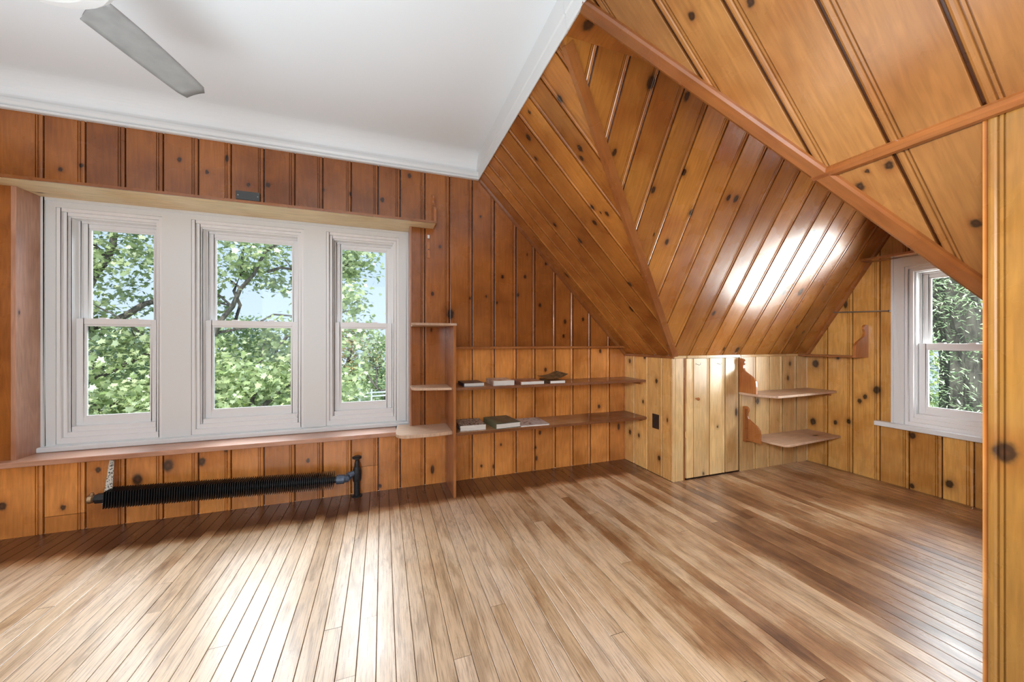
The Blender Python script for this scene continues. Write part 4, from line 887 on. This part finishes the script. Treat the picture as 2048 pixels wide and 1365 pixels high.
# trees behind
bgs = [(-6.2, 16, 'broadleaf_tree', M_leafy), (.9, 16, 'broadleaf_tree', M_leafd), (-12.2, 21.8, 'broadleaf_tree', M_leafd), (-5.4, 21.8, 'broadleaf_tree', M_maple), (.6, 22.5, 'broadleaf_tree', M_maple), (-15, 28.5, 'broadleaf_tree', M_maple), (-8.6, 28.5, 'broadleaf_tree', M_leafd), (-2.4, 28.5, 'turning_tree', M_leafo), (4.2, 28.5, 'broadleaf_tree', M_leafd)]
lb = ['bright yellow green tree low behind the middle window', 'deep green tree low in the narrow window by the shelves', 'deep green tree far behind the maple in the left window', 'mid green tree behind the maple in the middle window', 'mid green tree behind the lamp post in the narrow window', 'distant green tree at the far left of the window view', 'distant dark green tree between left and middle window', 'distant tree with turning yellow orange leaves by the lamp post', 'distant dark green tree right of the lamp post']
tops = [.7, 1.0, 2.2, 1.6, 1.7, 2.6, 2.6, 2.2, 3.2]
for i, (bx, by, nm, mt) in enumerate(bgs):
    tp = tops[i] + .1
    root, tips = tree(nm, (bx, by, -5.4), 4.5 + tp, .25, lb[i], [((bx, by, -3), (bx - 1.6, by - .5, tp - 1.2), .08, .03), ((bx, by, -2.5), (bx + 1.5, by - .4, tp - 1), .08, .03), ((bx, by, -2.5), (bx + .2, by - .8, tp - .5), .07, .02)], group='trees beyond the windows')
    rg = random.Random(i + 40); cs = []
    while len(cs) < 120:
        p = Vector((rg.uniform(-1, 1), rg.uniform(-1, 1), rg.uniform(-1, 1)))
        if p.length > 1: continue
        cs.append((bx + p.x * 2.6, by + p.y * 1.8, (tp - 3.4) + p.z * 3.4))
    foliage('foliage', cs, 45, (.38, .34, .26), .24, 'oval' if i % 3 else 'maple', mt, root, seed=20 + i)
# lamp post and pale railing
o = empty('lamp_post', (-.66, 11.8, -5.4)); tag(o, 'slim white lamp post among the trees outside the narrow window', 'lamp post')
mb = MB(); mb.tube([(-.66, 11.8, -5.4), (-.66, 11.8, .72)], [.05, .03], 10); mb.build('post', M_white, o)
mb = MB(); mb.lathe([(.03, .70), (.10, .74), (.12, .78), (.03, .83)], (-.66, 11.8, 0), 16); mb.build('lamp_head', M_white, o)
o = empty('railing', (0, 11, -.9)); tag(o, 'pale metal railing pipes low outside the narrow window', 'railing')
for z in (-.46, -.36):
    mb = MB(); mb.tube([(-1.6, 11.0, z - .03), (1.8, 11.0, z + .05)], .024, 8); mb.build('rail', M_white, o)
for xx in (-.3, 1.2):
    mb = MB(); mb.tube([(xx, 11.0, -5.4), (xx, 11.0, -.26)], .025, 8); mb.build('post', M_white, o)

# hemlock with a thick trunk outside the dormer window
hl = empty('hemlock_tree', (9.2, 3.2, -5.4)); tag(hl, 'big old hemlock with furrowed trunk outside the dormer window', 'tree')
mb = MB(); n = 22; rows = []
for i in range(n + 1):
    z = -5.4 + 8.6 * i / n; u = i / n; cx = 9.2 - .28 * max(0, z - 1.0) * .5; cyy = 3.2 + .14 * max(0, z - .9); R = .33 - .06 * u
    rows.append([(cx + math.cos(a) * R * (1 + .07 * math.sin(a * 9 + z) + .05 * math.sin(a * 5 - z * 2)), cyy + math.sin(a) * R * (1 + .07 * math.sin(a * 9 + z)), z) for a in [2 * PI * k / 28 for k in range(28)]])
for i in range(n):
    for k in range(28): mb.face([rows[i][k], rows[i][(k + 1) % 28], rows[i + 1][(k + 1) % 28], rows[i + 1][k]], None, True)
mb.build('trunk', M_bark2, hl)
cs = []; rg = random.Random(9)
for j, (a, b, ra, rb) in enumerate([((9.0, 3.6, 1.7), (8.3, 5.3, 2.1), .10, .03), ((8.9, 2.9, 1.9), (7.4, 1.6, 2.3), .08, .02), ((8.8, 3.4, 2.4), (7.2, 3.5, 3.1), .08, .02), ((8.9, 3.5, .1), (7.9, 4.9, .6), .05, .015), ((8.9, 2.8, -.2), (7.6, 2.0, .15), .05, .015), ((9, 3.4, -1.0), (7.6, 3.6, -.2), .06, .02)]):
    mb = MB(); pts = limb(mb, a, b, ra, rb, j + 60, .06); mb.build('branch', M_bark2, hl)
    for q in pts[2:]: cs.append(tuple(q))
while len(cs) < 300:
    p = (rg.uniform(7.0, 8.9), rg.uniform(.6, 5.2), rg.uniform(-1.6, 3.6))
    if -.25 < p[2] < 1.5 and .325 < p[1] / p[0] < .385: continue
    cs.append(p)
for _ in range(130):
    x_ = rg.uniform(7.4, 10.5); cs.append((x_, x_ * rg.uniform(.385, .47), rg.uniform(-1.2, 2.6)))
foliage('foliage', cs, 120, (.26, .28, .09), .075, 'needle', M_hem, hl, flat=.35, seed=77)
for i, (bx, by, mt, lb_) in enumerate([(14.5, 7.0, M_leafy, 'yellow green tree left behind the hemlock'), (20, 3.6, M_leafd, 'deep green tree right behind the hemlock trunk')]):
    root, tips = tree('broadleaf_tree', (bx, by, -5.4), 8, .25, lb_, [((bx, by, -2), (bx - 1, by + 1, 2), .08, .03)])
    cs = []
    while len(cs) < 110:
        p = Vector((rg.uniform(-1, 1), rg.uniform(-1, 1), rg.uniform(-1, 1)))
        if p.length < 1: cs.append((bx + p.x * 2, by + p.y * 2.6, 1 + p.z * 4.6))
    foliage('foliage', cs, 40, (.35, .4, .3), .22, 'oval', mt, root, seed=90 + i)
